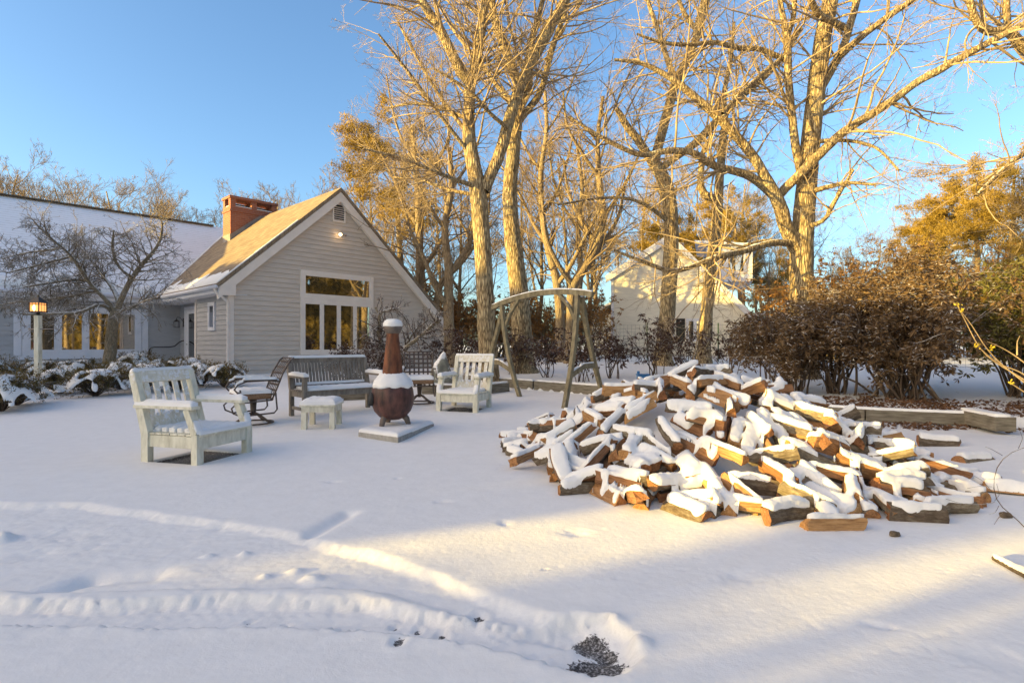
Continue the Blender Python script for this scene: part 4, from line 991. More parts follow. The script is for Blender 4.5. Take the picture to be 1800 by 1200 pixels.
def hero(name, label, cat, limbs, Y, seed, base, twigs=1.0, mat='bark', tmat='twig', crownname='crown', depth=.9, k=(6, 5, 5, 3), minr=.0035, bend=.12, lens=(1.5, .8, .42), group=None, up=.02):
    rng = np.random.default_rng(seed); t = thing(name, label, cat, base, 0, group); b0 = np.array([float(v) for v in base])
    G = []; mains = []; slim = SLIM.get(seed, .9)
    for li, lb in enumerate(limbs):
        dz = lb[1] if isinstance(lb[1], (int, float)) else 0; pts = lb[0]
        m_ = len(pts); P3 = []
        for j, (px, py, r) in enumerate(pts):
            yy = Y+dz*(j/(m_-1))**1.0; P3.append(P(px, py, yy))
        rs = [p[2]/F*Y*slim for p in pts]
        n = max(12, int(sum(math.hypot(pts[i+1][0]-pts[i][0], pts[i+1][1]-pts[i][1]) for i in range(m_-1))/14))
        Q, r = resample(P3, rs, n); Q = Q+rng.normal(0, .006, Q.shape)*(r[:, None]*5)
        if li == 0: r = r*(1+.45*np.exp(-(Q[:, 2]-Q[0, 2])/.25))
        G.append(((Q-b0)[None], r[None], 12 if r[0] > .08 else 8)); mains.append((Q, r, lb[2] if len(lb) > 2 else 1.0, lb[3] if len(lb) > 3 else .25))
    V, Fc = tubes(G); fastmesh('trunk', V, Fc, M[mat], t)
    C = []
    for Q, r, dens, t0 in mains:
        L = np.linalg.norm(np.diff(Q, axis=0), axis=1).sum()
        nk = int(max(3, L*k[0]*dens*twigs))
        if dens <= 0: continue
        st, d, l, ra = kids(rng, Q[None], r[None], nk, t0, 1, 1.0, .3, .4)
        ra = np.clip(ra, .008, .03); l = lens[0]*rng.uniform(.5, 1.5, nk)*np.clip(ra/.018, .5, 1.3)
        p1, r1 = grow(rng, st, d, l, ra, 8, bend, up, .3); C.append((p1-b0, r1, 5))
        p2, r2 = grow(rng, *(lambda a: (a[0], a[1], a[2]*lens[1]*1.1, np.maximum(a[3], minr*1.3)))(kids(rng, p1, r1, k[1], .15, 1, .8, .55, .6)), 6, bend, up, .4); C.append((p2-b0, r2, 3))
        a = kids(rng, p2, r2, k[2], .15, 1, .75, .5, .7); p3, r3 = grow(rng, a[0], a[1], a[2], np.maximum(a[3], minr), 4, bend*1.1, up, .55); C.append((p3-b0, r3, 3))
        if k[3]:
            a = kids(rng, p3, r3, k[3], .2, 1, .7, .55, .8); p4, r4 = grow(rng, a[0], a[1], a[2], np.maximum(a[3], minr*.8), 3, bend*1.1, up, .6); C.append((p4-b0, r4, 3))
    if C:
        V, Fc = tubes(C); fastmesh(crownname, V, Fc, M[tmat], t); print(name, len(Fc))
    return t
g_ = lambda x, y: float(ground(np.array([float(x)]), np.array([float(y)]))[0][0])
def baseof(px, Y): x = (px-900)/F*Y; return (x, Y, g_(x, Y)-.1)
def bot(px, Y, r):
    "pixel of the trunk foot"
    b = baseof(px, Y); return (px, HY+(CAMZ-b[2])*F/Y, r)
GR = 'tall bare oaks of the garden edge'
hero('oak_tree', 'tall bare oak with forked trunk left of the swing frame', 'tree', [
    ([bot(860, 13, 23), (857, 600, 20), (853, 520, 19), (848, 430, 18.5), (842, 350, 19), (838, 320, 18), (832, 290, 16), (824, 250, 15), (824, 200, 13), (826, 140, 12), (838, 110, 11), (847, 50, 10), (853, 0, 9), (860, -80, 7), (880, -190, 5)], 0, .9, .5),
    ([(850, 335, 14), (866, 300, 13), (880, 267, 13), (893, 217, 13), (907, 173, 13), (925, 125, 12), (953, 73, 12), (990, 8, 11), (1030, -70, 9), (1080, -170, 6)], .5, .8),
    ([(828, 150, 11), (812, 130, 12), (795, 95, 11), (770, 45, 10), (742, 5, 9), (715, -50, 8), (690, -120, 6)], -.6, .9),
    ([(845, 330, 6), (810, 320, 5), (760, 300, 4), (700, 275, 3), (640, 262, 2)], -1.2, 1.6), ([(826, 270, 5), (790, 225, 4), (750, 170, 3.5), (705, 110, 3), (665, 60, 2)], -1.5, 1.6),
    ([(824, 210, 5), (780, 190, 4), (730, 180, 3), (680, 190, 2)], .8, 1.6), ([(850, 345, 5), (790, 335, 4), (740, 315, 3), (690, 312, 2.2)], .9, 1.5),
    ([(826, 240, 5), (780, 180, 4), (742, 120, 3), (700, 40, 2.4)], .4, 1.4), ([(893, 225, 5), (860, 200, 4), (830, 160, 3), (760, 120, 2)], -1, 1.3)],
    13, 1, baseof(860, 13), k=(7, 4, 4, 2), minr=.003, group=GR)
hero('oak_tree', 'stout bare oak with lichened trunk rising behind the swing beam', 'tree', [
    ([bot(922, 15, 22), (918, 600, 20), (913, 520, 18.5), (905, 450, 17), (897, 380, 15), (896, 327, 14), (903, 270, 13), (905, 233, 12), (913, 187, 11), (912, 150, 10), (897, 110, 9), (882, 70, 9), (868, 35, 8), (862, -20, 7), (850, -120, 5)], 0, .6, .5),
    ([(908, 220, 8), (920, 198, 7), (945, 178, 7), (958, 140, 6), (966, 100, 6), (972, 78, 6), (984, 50, 5), (1000, 0, 4.5), (1010, -60, 3)], .4, 1),
    ([(914, 190, 8), (935, 150, 7), (925, 100, 6), (940, 50, 6), (955, 0, 5), (965, -60, 4)], .8, .8), ([(905, 190, 6), (880, 160, 5), (845, 110, 4), (800, 60, 3), (760, -10, 2)], 1.2, .8)],
    15, 2, baseof(922, 15), k=(5, 4, 4, 2), minr=.003, group=GR)
hero('oak_tree', 'bare oak with kinked golden trunk directly before the neighbouring house gable', 'tree', [
    ([bot(1165, 17, 17), (1165, 620, 16), (1172, 560, 15), (1178, 480, 14.5), (1181, 410, 14), (1178, 350, 13.5), (1170, 318, 13), (1158, 298, 12), (1146, 282, 11), (1140, 270, 10)], 0, .15, .5),
    ([(1148, 286, 9), (1132, 262, 8), (1118, 240, 7.5), (1100, 222, 7), (1090, 200, 6), (1083, 190, 4)], -.4, .6),
    ([(1150, 285, 10), (1156, 262, 9), (1164, 232, 9), (1172, 200, 9), (1182, 165, 9), (1190, 135, 8.5), (1208, 108, 8), (1222, 80, 7.5), (1228, 45, 9), (1240, 0, 9), (1258, -60, 7), (1280, -140, 4)], 0, .9),
    ([(1160, 300, 6), (1185, 278, 6), (1212, 262, 7), (1240, 236, 8), (1266, 205, 7), (1300, 172, 6), (1345, 135, 6), (1380, 96, 4), (1410, 50, 3)], -1, 1),
    ([(1188, 140, 6), (1170, 100, 5), (1160, 60, 5), (1140, 10, 4), (1130, -50, 3)], .5, 1), ([(1228, 60, 5), (1200, 20, 4), (1180, -40, 3)], .5, 1),
    ([(1180, 395, 4), (1140, 360, 3.5), (1095, 345, 3), (1040, 350, 2.2), (980, 360, 1.6)], -1.5, 1.1)],
    17, 3, baseof(1165, 17), k=(4.5, 5, 4, 2), group=GR)
hero('oak_tree', 'dark leaning slender tree beside the kinked oak, right of the neighbour window', 'tree', [
    ([bot(1236, 18, 14), (1238, 600, 12), (1243, 540, 11.5), (1248, 480, 11), (1256, 420, 10), (1262, 360, 9.5), (1266, 300, 8), (1270, 250, 8), (1276, 215, 7), (1270, 170, 5), (1285, 110, 4), (1290, 40, 3)], 0, .7, .45),
    ([(1258, 350, 8), (1240, 350, 8), (1228, 325, 7), (1234, 295, 6), (1232, 270, 5), (1250, 240, 4)], .4, .6), ([(1250, 460, 4), (1290, 440, 3), (1340, 420, 2.4), (1380, 424, 2)], -.8, .8)],
    18, 4, baseof(1236, 18), k=(3, 4, 4, 2), group=GR)
hero('oak_tree', 'biggest bare oak, thick golden trunk rising behind the brown shrub', 'tree', [
    ([bot(1412, 13.5, 26), (1411, 580, 23), (1410, 500, 22), (1409, 440, 21), (1413, 380, 19.5), (1420, 300, 18), (1428, 220, 17), (1436, 140, 16), (1447, 60, 15), (1460, 0, 14), (1475, -80, 12), (1490, -200, 8)], 0, .45, .5),
    ([(1409, 450, 14), (1392, 425, 14), (1381, 400, 13), (1374, 370, 13), (1365, 347, 12), (1348, 315, 9.5), (1325, 276, 9), (1302, 248, 8.5), (1280, 224, 8), (1250, 194, 8), (1225, 175, 7), (1200, 152, 6.5), (1168, 130, 5), (1130, 110, 4), (1080, 105, 2.5)], -.8, .8),
    ([(1364, 348, 9), (1344, 328, 9), (1325, 312, 8), (1300, 302, 7.5), (1270, 296, 7), (1248, 292, 7), (1232, 275, 6.5), (1216, 264, 6), (1190, 266, 6), (1168, 262, 5.5), (1135, 278, 4.5), (1105, 266, 4), (1080, 254, 4), (1040, 232, 3), (1000, 205, 2)], -2.0, .9),
    ([(1364, 348, 9), (1384, 328, 9), (1404, 308, 9), (1436, 276, 9), (1462, 250, 8.5), (1484, 230, 8), (1520, 208, 7.5), (1560, 184, 7), (1596, 156, 6.5), (1622, 136, 6.5), (1644, 130, 7), (1672, 110, 6), (1700, 96, 6), (1750, 68, 5.5), (1800, 44, 5), (1880, 5, 4), (1960, -50, 2.5)], -2.6, .7),
    ([(1408, 300, 9), (1400, 270, 8), (1396, 240, 7.5), (1392, 200, 7), (1386, 150, 7), (1385, 110, 7), (1384, 60, 7), (1374, 25, 5), (1368, -30, 4)], -.4, .9), ([(1385, 62, 5), (1396, 30, 5), (1396, -10, 5), (1410, -60, 3)], -.6, .7),
    ([(1430, 180, 9), (1452, 140, 8), (1470, 108, 8), (1485, 80, 7.5), (1492, 52, 7), (1500, 25, 7), (1510, -10, 6), (1530, -80, 4)], .8, .8),
    ([(1478, 98, 7), (1500, 76, 6.5), (1528, 54, 6), (1562, 28, 5.5), (1605, 0, 5), (1660, -40, 3)], -.8, .8),
    ([(1490, 52, 6), (1465, 38, 6), (1440, 30, 6), (1424, 0, 6), (1410, -40, 5)], -1.6, .6),
    ([(1380, 106, 5), (1330, 82, 5), (1300, 88, 5), (1260, 72, 4.5), (1215, 80, 4), (1160, 76, 3), (1120, 60, 2)], -1.2, 1.0), ([(1382, 96, 4), (1340, 130, 4.5), (1300, 165, 4), (1270, 200, 3.5)], -1.6, .6),
    ([(1412, 430, 7), (1360, 424, 6.5), (1320, 438, 6), (1290, 446, 5.5), (1260, 450, 5), (1215, 470, 4.5), (1180, 480, 4), (1130, 460, 3), (1080, 440, 2)], -2.4, .9),
    ([(1416, 340, 6), (1450, 330, 5), (1490, 320, 3.5), (1540, 325, 2.5)], -1, 1.2), ([(1412, 400, 6), (1450, 390, 4), (1470, 350, 3), (1500, 298, 2.4)], -1.5, 1.2), ([(1425, 250, 5), (1480, 245, 3.5), (1540, 255, 2.5), (1580, 300, 2)], -1.5, 1.3)],
    13.5, 5, baseof(1412, 13.5), k=(5, 4, 4, 2), minr=.003, group=GR)
hero('oak_tree', 'bare limbs of an oak reaching in at the top right corner', 'tree', [
    ([bot(1905, 12, 24), (1900, 560, 22), (1880, 440, 19), (1868, 340, 18), (1850, 240, 16), (1842, 140, 14), (1850, 40, 13), (1860, -60, 11)], 0, .2, .5),
    ([(1846, 130, 9), (1815, 100, 9), (1790, 75, 9), (1772, 50, 8), (1755, 56, 8), (1730, 60, 7), (1715, 40, 6), (1705, 10, 6), (1700, -30, 4)], -.8, 1.1), ([(1772, 50, 6), (1768, 10, 6), (1775, -40, 5)], .4, 1.1),
    ([(1850, 250, 6), (1800, 268, 5), (1760, 300, 4), (1715, 345, 3)], -1, .9)],
    12, 6, baseof(1905, 12), k=(5, 4, 4, 2), group=GR)
for i, (px, Y, pts, lab) in enumerate([
    (985, 19, [(985, 560, 9), (980, 500, 8), (962, 430, 7), (952, 380, 6), (950, 300, 5), (962, 230, 4), (958, 160, 3)], 'slim bare tree seen through the arch of the swing frame'),
    (1002, 18, [(1002, 560, 8), (1005, 500, 9), (1030, 470, 9), (1050, 430, 8), (1062, 380, 7), (1052, 310, 6), (1050, 240, 4), (1060, 170, 3)], 'crooked bare tree curving right above the swing beam end'),
    (738, 24, [(738, 560, 8), (738, 480, 8), (737, 400, 7.5), (735, 330, 7), (730, 280, 5), (725, 220, 3)], 'straight reddish trunk rising just behind the low end of the gable roof'),
    (792, 20, [(790, 600, 11), (788, 540, 10), (790, 480, 8), (780, 400, 7), (795, 330, 6), (790, 260, 4)], 'grey forked tree between the house end and the forked oak'),
    (1008, 22, [(1010, 560, 6), (1022, 480, 6), (1015, 400, 5), (1025, 330, 4), (1015, 260, 3)], 'thin pale sapling behind the swing beam, right of its arch top'),
    (760, 22, [(762, 600, 7), (770, 500, 6), (815, 460, 5), (830, 420, 4), (835, 360, 3)], 'leaning slim tree whose stem crosses low behind the forked oak')]):
    brs = [([bot(px, Y, pts[0][2]*1.3)]+pts, 0, 1.0, .3)]
    rr_ = random.Random(40+i)
    for j in range(1, len(pts)-1):
        s = 1 if (j+i) % 2 else -1; x0, y0, r0 = pts[j]
        brs.append(([(x0, y0, r0*.6), (x0+s*25, y0-35, r0*.5), (x0+s*rr_.uniform(40, 60), y0-85, r0*.4), (x0+s*rr_.uniform(40, 90), y0-150, r0*.25)], rr_.uniform(-1.5, 1.5), 1.1, .2))
    hero('bare_tree', lab, 'tree', brs, Y, 50+i, baseof(px, Y), k=(3, 4, 4, 1), mat='bark_far', tmat='twig_far', minr=.005, group='slim bare trees behind the garden', up=.05)
# -------------- small weeping maples
hero('japanese_maple', 'bare spreading maple with snowy limbs in front of the left window', 'tree', [
    ([bot(192, 14.6, 11), (193, 630, 9.5), (196, 590, 9), (199, 560, 9), (204, 545, 7)], 0, 0),
    ([(202, 548, 5.0), (196, 536, 4.3), (182, 520, 3.7), (165, 508, 3.1), (152, 492, 3.1), (142, 471, 3.1), (128, 450, 2.5), (112, 436, 2.2), (95, 425, 2.2), (75, 405, 1.9), (60, 390, 1.2)], -.8, 2.2, .2),
    ([(206, 545, 5.0), (212, 525, 4.7), (222, 505, 4.3), (233, 487, 4.0), (245, 468, 3.7), (258, 454, 3.4), (272, 442, 2.8), (283, 430, 2.2), (287, 404, 1.9), (285, 390, 1.1)], .2, 1.7, .25),
    ([(208, 530, 3.7), (203, 510, 3.1), (190, 496, 2.8), (175, 478, 2.5), (160, 455, 2.2), (142, 433, 2.2), (120, 418, 1.5)], .9, 2.0, .2),
    ([(198, 550, 3.7), (190, 534, 3.1), (175, 530, 3.1), (160, 536, 3.1), (152, 550, 2.8), (135, 552, 2.5), (100, 550, 2.5), (78, 552, 2.2), (40, 552, 1.5)], -1.2, 1.7, .2),
    ([(233, 487, 2.5), (215, 478, 2.2), (200, 455, 2.2), (197, 430, 1.9), (200, 405, 1.1)], -.8, 2.0, .2), ([(205, 548, 3.1), (225, 545, 2.5), (250, 530, 2.2), (280, 522, 1.5)], -.8, 2.0, .2),
    ([(150, 492, 2.5), (120, 492, 2.0), (80, 498, 2.0), (40, 505, 1.5)], -1, 2.2, .1), ([(128, 450, 2.2), (90, 460, 2.1), (50, 470, 1.5), (10, 480, 1.2)], -1, 2.2, .1), ([(175, 510, 2.5), (130, 520, 2.2), (80, 528, 1.8), (30, 530, 1.4), (-20, 540, 0.9)], .6, 2.4, .1),
    ([(112, 436, 2.2), (80, 440, 1.8), (40, 445, 1.4), (5, 455, 1.0)], .6, 2.2, .1)],
    14.6, 21, baseof(192, 14.6), mat='bark_maple', tmat='twig_maple', k=(9, 5, 4, 2), minr=.0042, bend=.16, lens=(.85, .85, .5), up=-.025)
hero('japanese_maple', 'small bare weeping maple with curved snowy stems behind the chiminea', 'tree', [
    ([bot(702, 15, 6), (695, 640, 5), (680, 618, 4.5), (668, 600, 4), (664, 585, 3.5), (667, 565, 3), (671, 548, 2.6), (660, 540, 2)], 0, 1.6, .3),
    ([(702, 650, 5), (706, 620, 4.5), (712, 610, 4), (728, 600, 3.5), (745, 588, 3.5), (755, 574, 3), (775, 562, 2.4)], -.5, 2.2, .2), ([(671, 548, 2.6), (690, 543, 2.4), (700, 543, 2)], .3, 3.0, .1),
    ([(675, 610, 3), (655, 605, 2.5), (640, 598, 2)], -.5, 2.4, .1), ([(710, 612, 3), (722, 590, 2.5), (735, 575, 2.2), (752, 562, 1.8)], .6, 2.2, .2)],
    15, 22, baseof(702, 15), mat='bark_maple', tmat='twig_dark', k=(9, 4, 4, 2), minr=.0042, bend=.2, lens=(.55, .75, .4), up=-.02)
# ================================================================ background wood: a few archetypes, many copies
def wood_tree(seed, h, r, spread):
    rng = np.random.default_rng(seed)
    t = thing('woodland_tree', None, None, (0, 0, -50))
    p0, r0 = grow(rng, np.zeros((1, 3)), np.array([[0, 0, 1.]]), np.array([h*.85]), np.array([r]), 14, .05, .05, .3)
    G = [(p0, r0, 7)]
    s, d, l, ra = kids(rng, p0, r0, 11, .3, 1, .75, .45, .55); l *= spread; p1, r1 = grow(rng, s, d, l, ra, 9, .13, .06, .3); G.append((p1, r1, 5))
    V, Fc = tubes(G); fastmesh('trunk', V, Fc, M['bark_far'], t)
    C = []; a = kids(rng, p1, r1, 7, .2, 1, .75, .5, .5); p2, r2 = grow(rng, a[0], a[1], a[2], np.maximum(a[3], .012), 6, .12, .1, .4); C.append((p2, r2, 3))
    a = kids(rng, p2, r2, 6, .2, 1, .7, .5, .6); p3, r3 = grow(rng, a[0], a[1], a[2], np.maximum(a[3], .007), 4, .1, .09, .6); C.append((p3, r3, 3))
    a = kids(rng, p3, r3, 4, .2, 1, .65, .6, .8); p4, r4 = grow(rng, a[0], a[1], a[2], np.maximum(a[3], .005), 2, .1, .08, .7); C.append((p4, r4, 3))
    V, Fc = tubes(C); fastmesh('crown', V, Fc, M['twig_far'], t); return t
def pine(seed, h, flat=1.0, mat='needle'):
    rng = np.random.default_rng(seed); t = thing('pine_tree', None, None, (0, 0, -50))
    p0, r0 = grow(rng, np.zeros((1, 3)), np.array([[0, 0, 1.]]), np.array([h]), np.array([.2]), 12, .04, .04, .25); G = [(p0, r0, 7)]
    s, d, l, ra = kids(rng, p0, r0, 30, .55, 1, 1.2, .36, .3); p1, r1 = grow(rng, s, d, l, ra, 6, .12, .05, .3); G.append((p1, r1, 4))
    V, Fc = tubes(G); fastmesh('trunk', V, Fc, M['bark_far'], t)
    a = kids(rng, p1, r1, 12, .4, 1, .8, .33, .5); p2, r2 = grow(rng, a[0], a[1], a[2], np.maximum(a[3], .008), 3, .15, .08, .5)
    tips = np.concatenate([p2[:, 2], p2[:, 3]]); n = 38; c = np.repeat(tips, n, 0)+rng.normal(0, .10, (len(tips)*n, 3))*np.array([1, 1, .6])
    V1, F1 = leaves(rng, c, rng.normal(0, 1, c.shape)+np.array([0, 0, .8]), .17, .028)
    fastmesh('crown', V1, F1, M[mat], t, False); return t
def copy_thing(o, loc, rz, sc, label, group, cat='tree'):
    c = o.copy(); COL.objects.link(c); c.location = loc; c.rotation_euler = (0, 0, rz); c.scale = (sc, sc, sc); tag(c, label, cat, group)
    for ch in list(o.children):
        d = ch.copy(); COL.objects.link(d); d.parent = c
    return c
WT = [wood_tree(100+i, 10+i % 3, .10+.015*(i % 2), .75+.1*(i % 3)) for i in range(6)]
PT = [pine(200, 9), pine(201, 8), pine(202, 9, mat='needle_dark')]
rb = random.Random(77)
def place(T, px, Y, topy, label, group, k=None):
    x = (px-900)/F*Y; z = float(gbase(np.array(x), np.array(min(Y, 40.))))
    ztop = CAMZ+(HY-topy)/F*Y; src = T[k if k is not None else rb.randrange(len(T))]
    h = max(v.co.z for ch in src.children for v in (ch.data.vertices[0:1])) if False else HT[src.name]
    return copy_thing(src, (x, Y, z-.1), rb.random()*6.28, (ztop-z)/h, label, group)
HT = {}
for s in WT+PT:
    z = 0
    for ch in s.children:
        co = np.empty(len(ch.data.vertices)*3, np.float32); ch.data.vertices.foreach_get('co', co); z = max(z, co[2::3].max())
    HT[s.name] = float(z)
WL = 'bare woodland trees behind the houses'
rows = []
for px, Y, ty in [(-30, 33, 235), (15, 36, 255), (60, 34, 300), (105, 38, 285), (150, 35, 290), (185, 40, 305), (228, 33, 282), (262, 38, 315), (300, 42, 330), (335, 35, 335), (362, 40, 345), (390, 46, 340), (420, 44, 320),
                  (478, 36, 345), (505, 40, 312), (545, 36, 298), (585, 33, 305), (625, 38, 320), (655, 30, 340)]:
    rows.append((px, Y, ty, 'leftback')); rows.append((px+rb.uniform(8, 28), Y+rb.uniform(3, 9), ty+rb.uniform(-8, 40), 'leftback'))
for i in range(26):
    px = 650+i*31+rb.uniform(-12, 12); rows.append((px, rb.uniform(27, 46) if not 1040 < px < 1350 else rb.uniform(44, 54), rb.uniform(230, 400), 'mid'))
for i in range(20):
    px = 1440+i*24+rb.uniform(-12, 12); rows.append((px, rb.uniform(24, 44), rb.uniform(340, 440)-max(0, px-1600)*.35, 'right'))
for px, Y, ty in [(1010, 25, 180), (1110, 43, 260), (1050, 42, 200), (945, 27, 200), (1335, 41, 330), (1360, 30, 380), (700, 30, 300), (670, 26, 330), (800, 27, 260)]:
    rows.append((px, Y, ty, 'mid'))
rows.sort(); cnt = {}
import collections
cnt = collections.Counter()
ORD = ['first', 'second', 'third', 'fourth', 'fifth', 'sixth', 'seventh', 'eighth', 'ninth', 'tenth', 'eleventh', 'twelfth', 'thirteenth', 'fourteenth', 'fifteenth', 'sixteenth', 'seventeenth', 'eighteenth', 'nineteenth', 'twentieth'] + ['%dth' % k for k in range(21, 60)]
for px, Y, ty, z in rows:
    kind = 'tall' if (HY-ty)/Y > 9 else 'low'
    if z == 'leftback': reg = 'above the snowy wing roof' if px < 400 else 'behind the gable roof slope'
    elif z == 'mid': reg = 'between the two houses' if px < 1075 else 'around the neighbouring house'
    else: reg = 'beyond the big brown shrub'
    cnt[(kind, reg)] += 1
    place(WT, px, Y, ty, '%s bare woodland tree %s, %s of these from the left' % (kind, reg, ORD[cnt[(kind, reg)]-1]), WL)
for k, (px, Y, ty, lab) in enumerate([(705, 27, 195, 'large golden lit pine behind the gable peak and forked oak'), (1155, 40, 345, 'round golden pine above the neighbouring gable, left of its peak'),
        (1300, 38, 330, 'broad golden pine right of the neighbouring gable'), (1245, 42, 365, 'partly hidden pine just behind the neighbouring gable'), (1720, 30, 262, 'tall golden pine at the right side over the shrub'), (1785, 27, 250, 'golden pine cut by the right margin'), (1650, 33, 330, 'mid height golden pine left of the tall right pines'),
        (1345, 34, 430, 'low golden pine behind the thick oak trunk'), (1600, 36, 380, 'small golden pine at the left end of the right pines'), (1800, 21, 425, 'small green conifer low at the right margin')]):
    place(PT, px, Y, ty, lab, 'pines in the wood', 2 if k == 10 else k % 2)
# trees behind and beside the camera: they throw the shade on the yard and fill the window reflections
for k, (x, y, h) in enumerate([(14, 2, 11), (17, -3, 13), (20, 3, 12), (22, -7, 13), (26, -1, 14), (12, -5, 10), (30, -9, 14), (24, 5, 12), (17, 7, 11), (33, 1, 14), (28, -14, 14), (20, -12, 12)]):
    s = (WT+PT)[(k*5) % 9] if k % 2 else PT[k % 3]
    copy_thing(s, (x, y, -.1), k*1.3, h/HT[s.name], 'tree outside the picture on the right, mirrored in the gable windows', 'trees outside the picture')
for k, (q, p, h) in enumerate([(-14, .9, 9), (-17, 2.2, 10), (-15, 5.2, 9), (-11, 1.7, 8)]):  # unseen bare trees added to break the sunlight into dapples
    b_ = np.array([.925, .38])*q+np.array([-.38, .925])*p
    copy_thing(WT[k], (b_[0], b_[1], -.1), k*2.2, h/HT[WT[k].name], 'bare tree added outside the picture on the left to dapple the light', 'trees outside the picture')
for s in WT+PT:
    for ch in list(s.children): bpy.data.objects.remove(ch)
    bpy.data.objects.remove(s)
SD = np.array([.925, .38]); SN = np.array([-.38, .925])
def screen(name, label, q, spans, seed, mt='needle_dark'):
    "unseen evergreen screen added to shape the light; spans = (p0,p1,height)"
    rng = np.random.default_rng(seed)
    for i, (p0, p1, h) in enumerate(spans):
        n = max(6, int((p1-p0)/.25)); m = max(4, int(h/.3)); V = []
        ps = np.linspace(p0, p1, n)
        for side in (-1, 1):
            for j in range(m+1):
                for a in ps:
                    z = h*j/m; th = .6*(1-(j/m)**2)+.05
                    b = SD*(q+side*th)+SN*a; V.append((b[0]+.1*rng.normal(), b[1]+.1*rng.normal(), z-.3+(.10*rng.normal() if j == m else 0)))
        n1 = n*(m+1); Fq = []
        for s in (0, 1):
            for j in range(m):
                for k in range(n-1): b = s*n1+j*n+k; Fq.append((b, b+1, b+n+1, b+n))
        for k in range(n-1): Fq.append((m*n+k, m*n+k+1, n1+m*n+k+1, n1+m*n+k))
        o = fastmesh(name, V, np.array(Fq), M[mt], None, False); tag(o, label, 'hedge', 'evergreen screens added outside the picture')
        # foliage over it
        c = int((p1-p0)*h*28); a = rng.uniform(p0, p1, c); z = rng.uniform(0, 1, c)**.8*h; b = SD[None]*(q+rng.normal(0, .5, c))[:, None]+SN[None]*a[:, None]
        V1, F1 = leaves(rng, np.column_stack([b, z-.3]), rng.normal(0, 1, (c, 3)), .35, .12); fastmesh('foliage', V1, F1, M[mt], o, False)
# ================================================================ shrubs
def shrub(name, label, cat, x, y, R, H, nst, nleaf, seed, lm, ll=.11, lw=.035, stem='twig_dark', droop=.5, spread=1.0, cluster=7, srad=.018, flat=1.0, bare=.2, mats=None, z0=None, group=None):
    rng = np.random.default_rng(seed); z = g_(x, y) if z0 is None else z0
    t = thing(name, label, cat, (x, y, z-.03), 0, group)
    a = rng.uniform(0, 2*np.pi, nst); tilt = rng.uniform(.1, .95, nst)*spread
    d = np.column_stack([np.cos(a)*tilt*R/H, np.sin(a)*tilt*R/H*flat, np.ones(nst)])
    L = np.linalg.norm(np.column_stack([np.cos(a)*tilt*R, np.sin(a)*tilt*R, np.full(nst, H)]), axis=1)*rng.uniform(.6, .95, nst)
    st = np.column_stack([rng.normal(0, .1*R, nst), rng.normal(0, .1*R, nst), np.zeros(nst)])
    p0, r0 = grow(rng, st, d, L, rng.uniform(.6, 1.2, nst)*srad, 8, .12, .03, .4)
    q = kids(rng, p0, r0, 6, .35, 1, .7, .38, .6); p1, r1 = grow(rng, *q[:3], np.maximum(q[3], .006), 5, .15, .03, .5)
    q = kids(rng, p1, r1, 4, .3, 1, .7, .5, .7); p2, r2 = grow(rng, *q[:3], np.maximum(q[3], .004), 3, .15, 0, .6)
    V, Fc = tubes([(p0, r0, 6), (p1, r1, 4), (p2, r2, 3)]); fastmesh('stems', V, Fc, M[stem], t)
    tips = np.concatenate([p2[:, -1], p2[:, -2], p1[:, -1]]); tips = tips[tips[:, 2] > bare*H]
    k = rng.integers(0, len(tips), max(1, nleaf//cluster)); c = np.repeat(tips[k]+rng.normal(0, .05, (len(k), 3))-np.array([0, 0, 1])*np.abs(rng.normal(0, .05*H, (len(k), 1))), cluster, 0); c[:, 2] = np.maximum(c[:, 2], .05)
    D = rng.normal(0, 1, c.shape)*np.array([1, 1, .6]); c = c+unit(D)*.012
    V, Fc = leaves(rng, c, D, ll, lw, droop); fastmesh('leaves', V, Fc, M[lm], t, False)
    return t
RG = 'large brown rhododendrons behind the log heap'
shrub('rhododendron', 'huge brown rhododendron behind the log heap, its middle and widest dome', 'shrub', 6.9, 9.6, 2.0, 2.2, 38, 22000, 1, 'leaf_rhodo', .11, .03, srad=.024, bare=.12, group=RG)
shrub('rhododendron', 'left lobe of brown rhododendron nearest the thick oak trunk', 'shrub', 5.3, 10.3, 1.4, 1.75, 24, 12000, 2, 'leaf_rhodo', .11, .03, srad=.02, bare=.1, group=RG)
shrub('rhododendron', 'rhododendron filling the gap between the left lobe and the widest dome', 'shrub', 6.2, 10.4, 1.3, 2.05, 22, 9500, 6, 'leaf_rhodo', .11, .03, srad=.02, bare=.06, group=RG)
shrub('rhododendron', 'rightmost rhododendron with green yellow leaves among the brown', 'shrub', 9.2, 9.8, 1.5, 2.2, 26, 12000, 3, 'leaf_rhodo_green', .11, .034, srad=.022, bare=.06, group=RG)
shrub('rhododendron', 'reddish leaved rhododendron at the right margin catching the sun', 'shrub', 9.4, 8.5, 1.1, 2.15, 20, 9000, 4, 'leaf_rust', .11, .036, srad=.024, bare=.3, group=RG)
shrub('rhododendron', 'rhododendron behind the others with snow dusted top', 'shrub', 8.2, 11.2, 1.6, 2.6, 22, 14000, 5, 'leaf_rhodo', .11, .032, srad=.024, bare=.1, group=RG)
LG = 'sparse dark laurels along the wire fence'
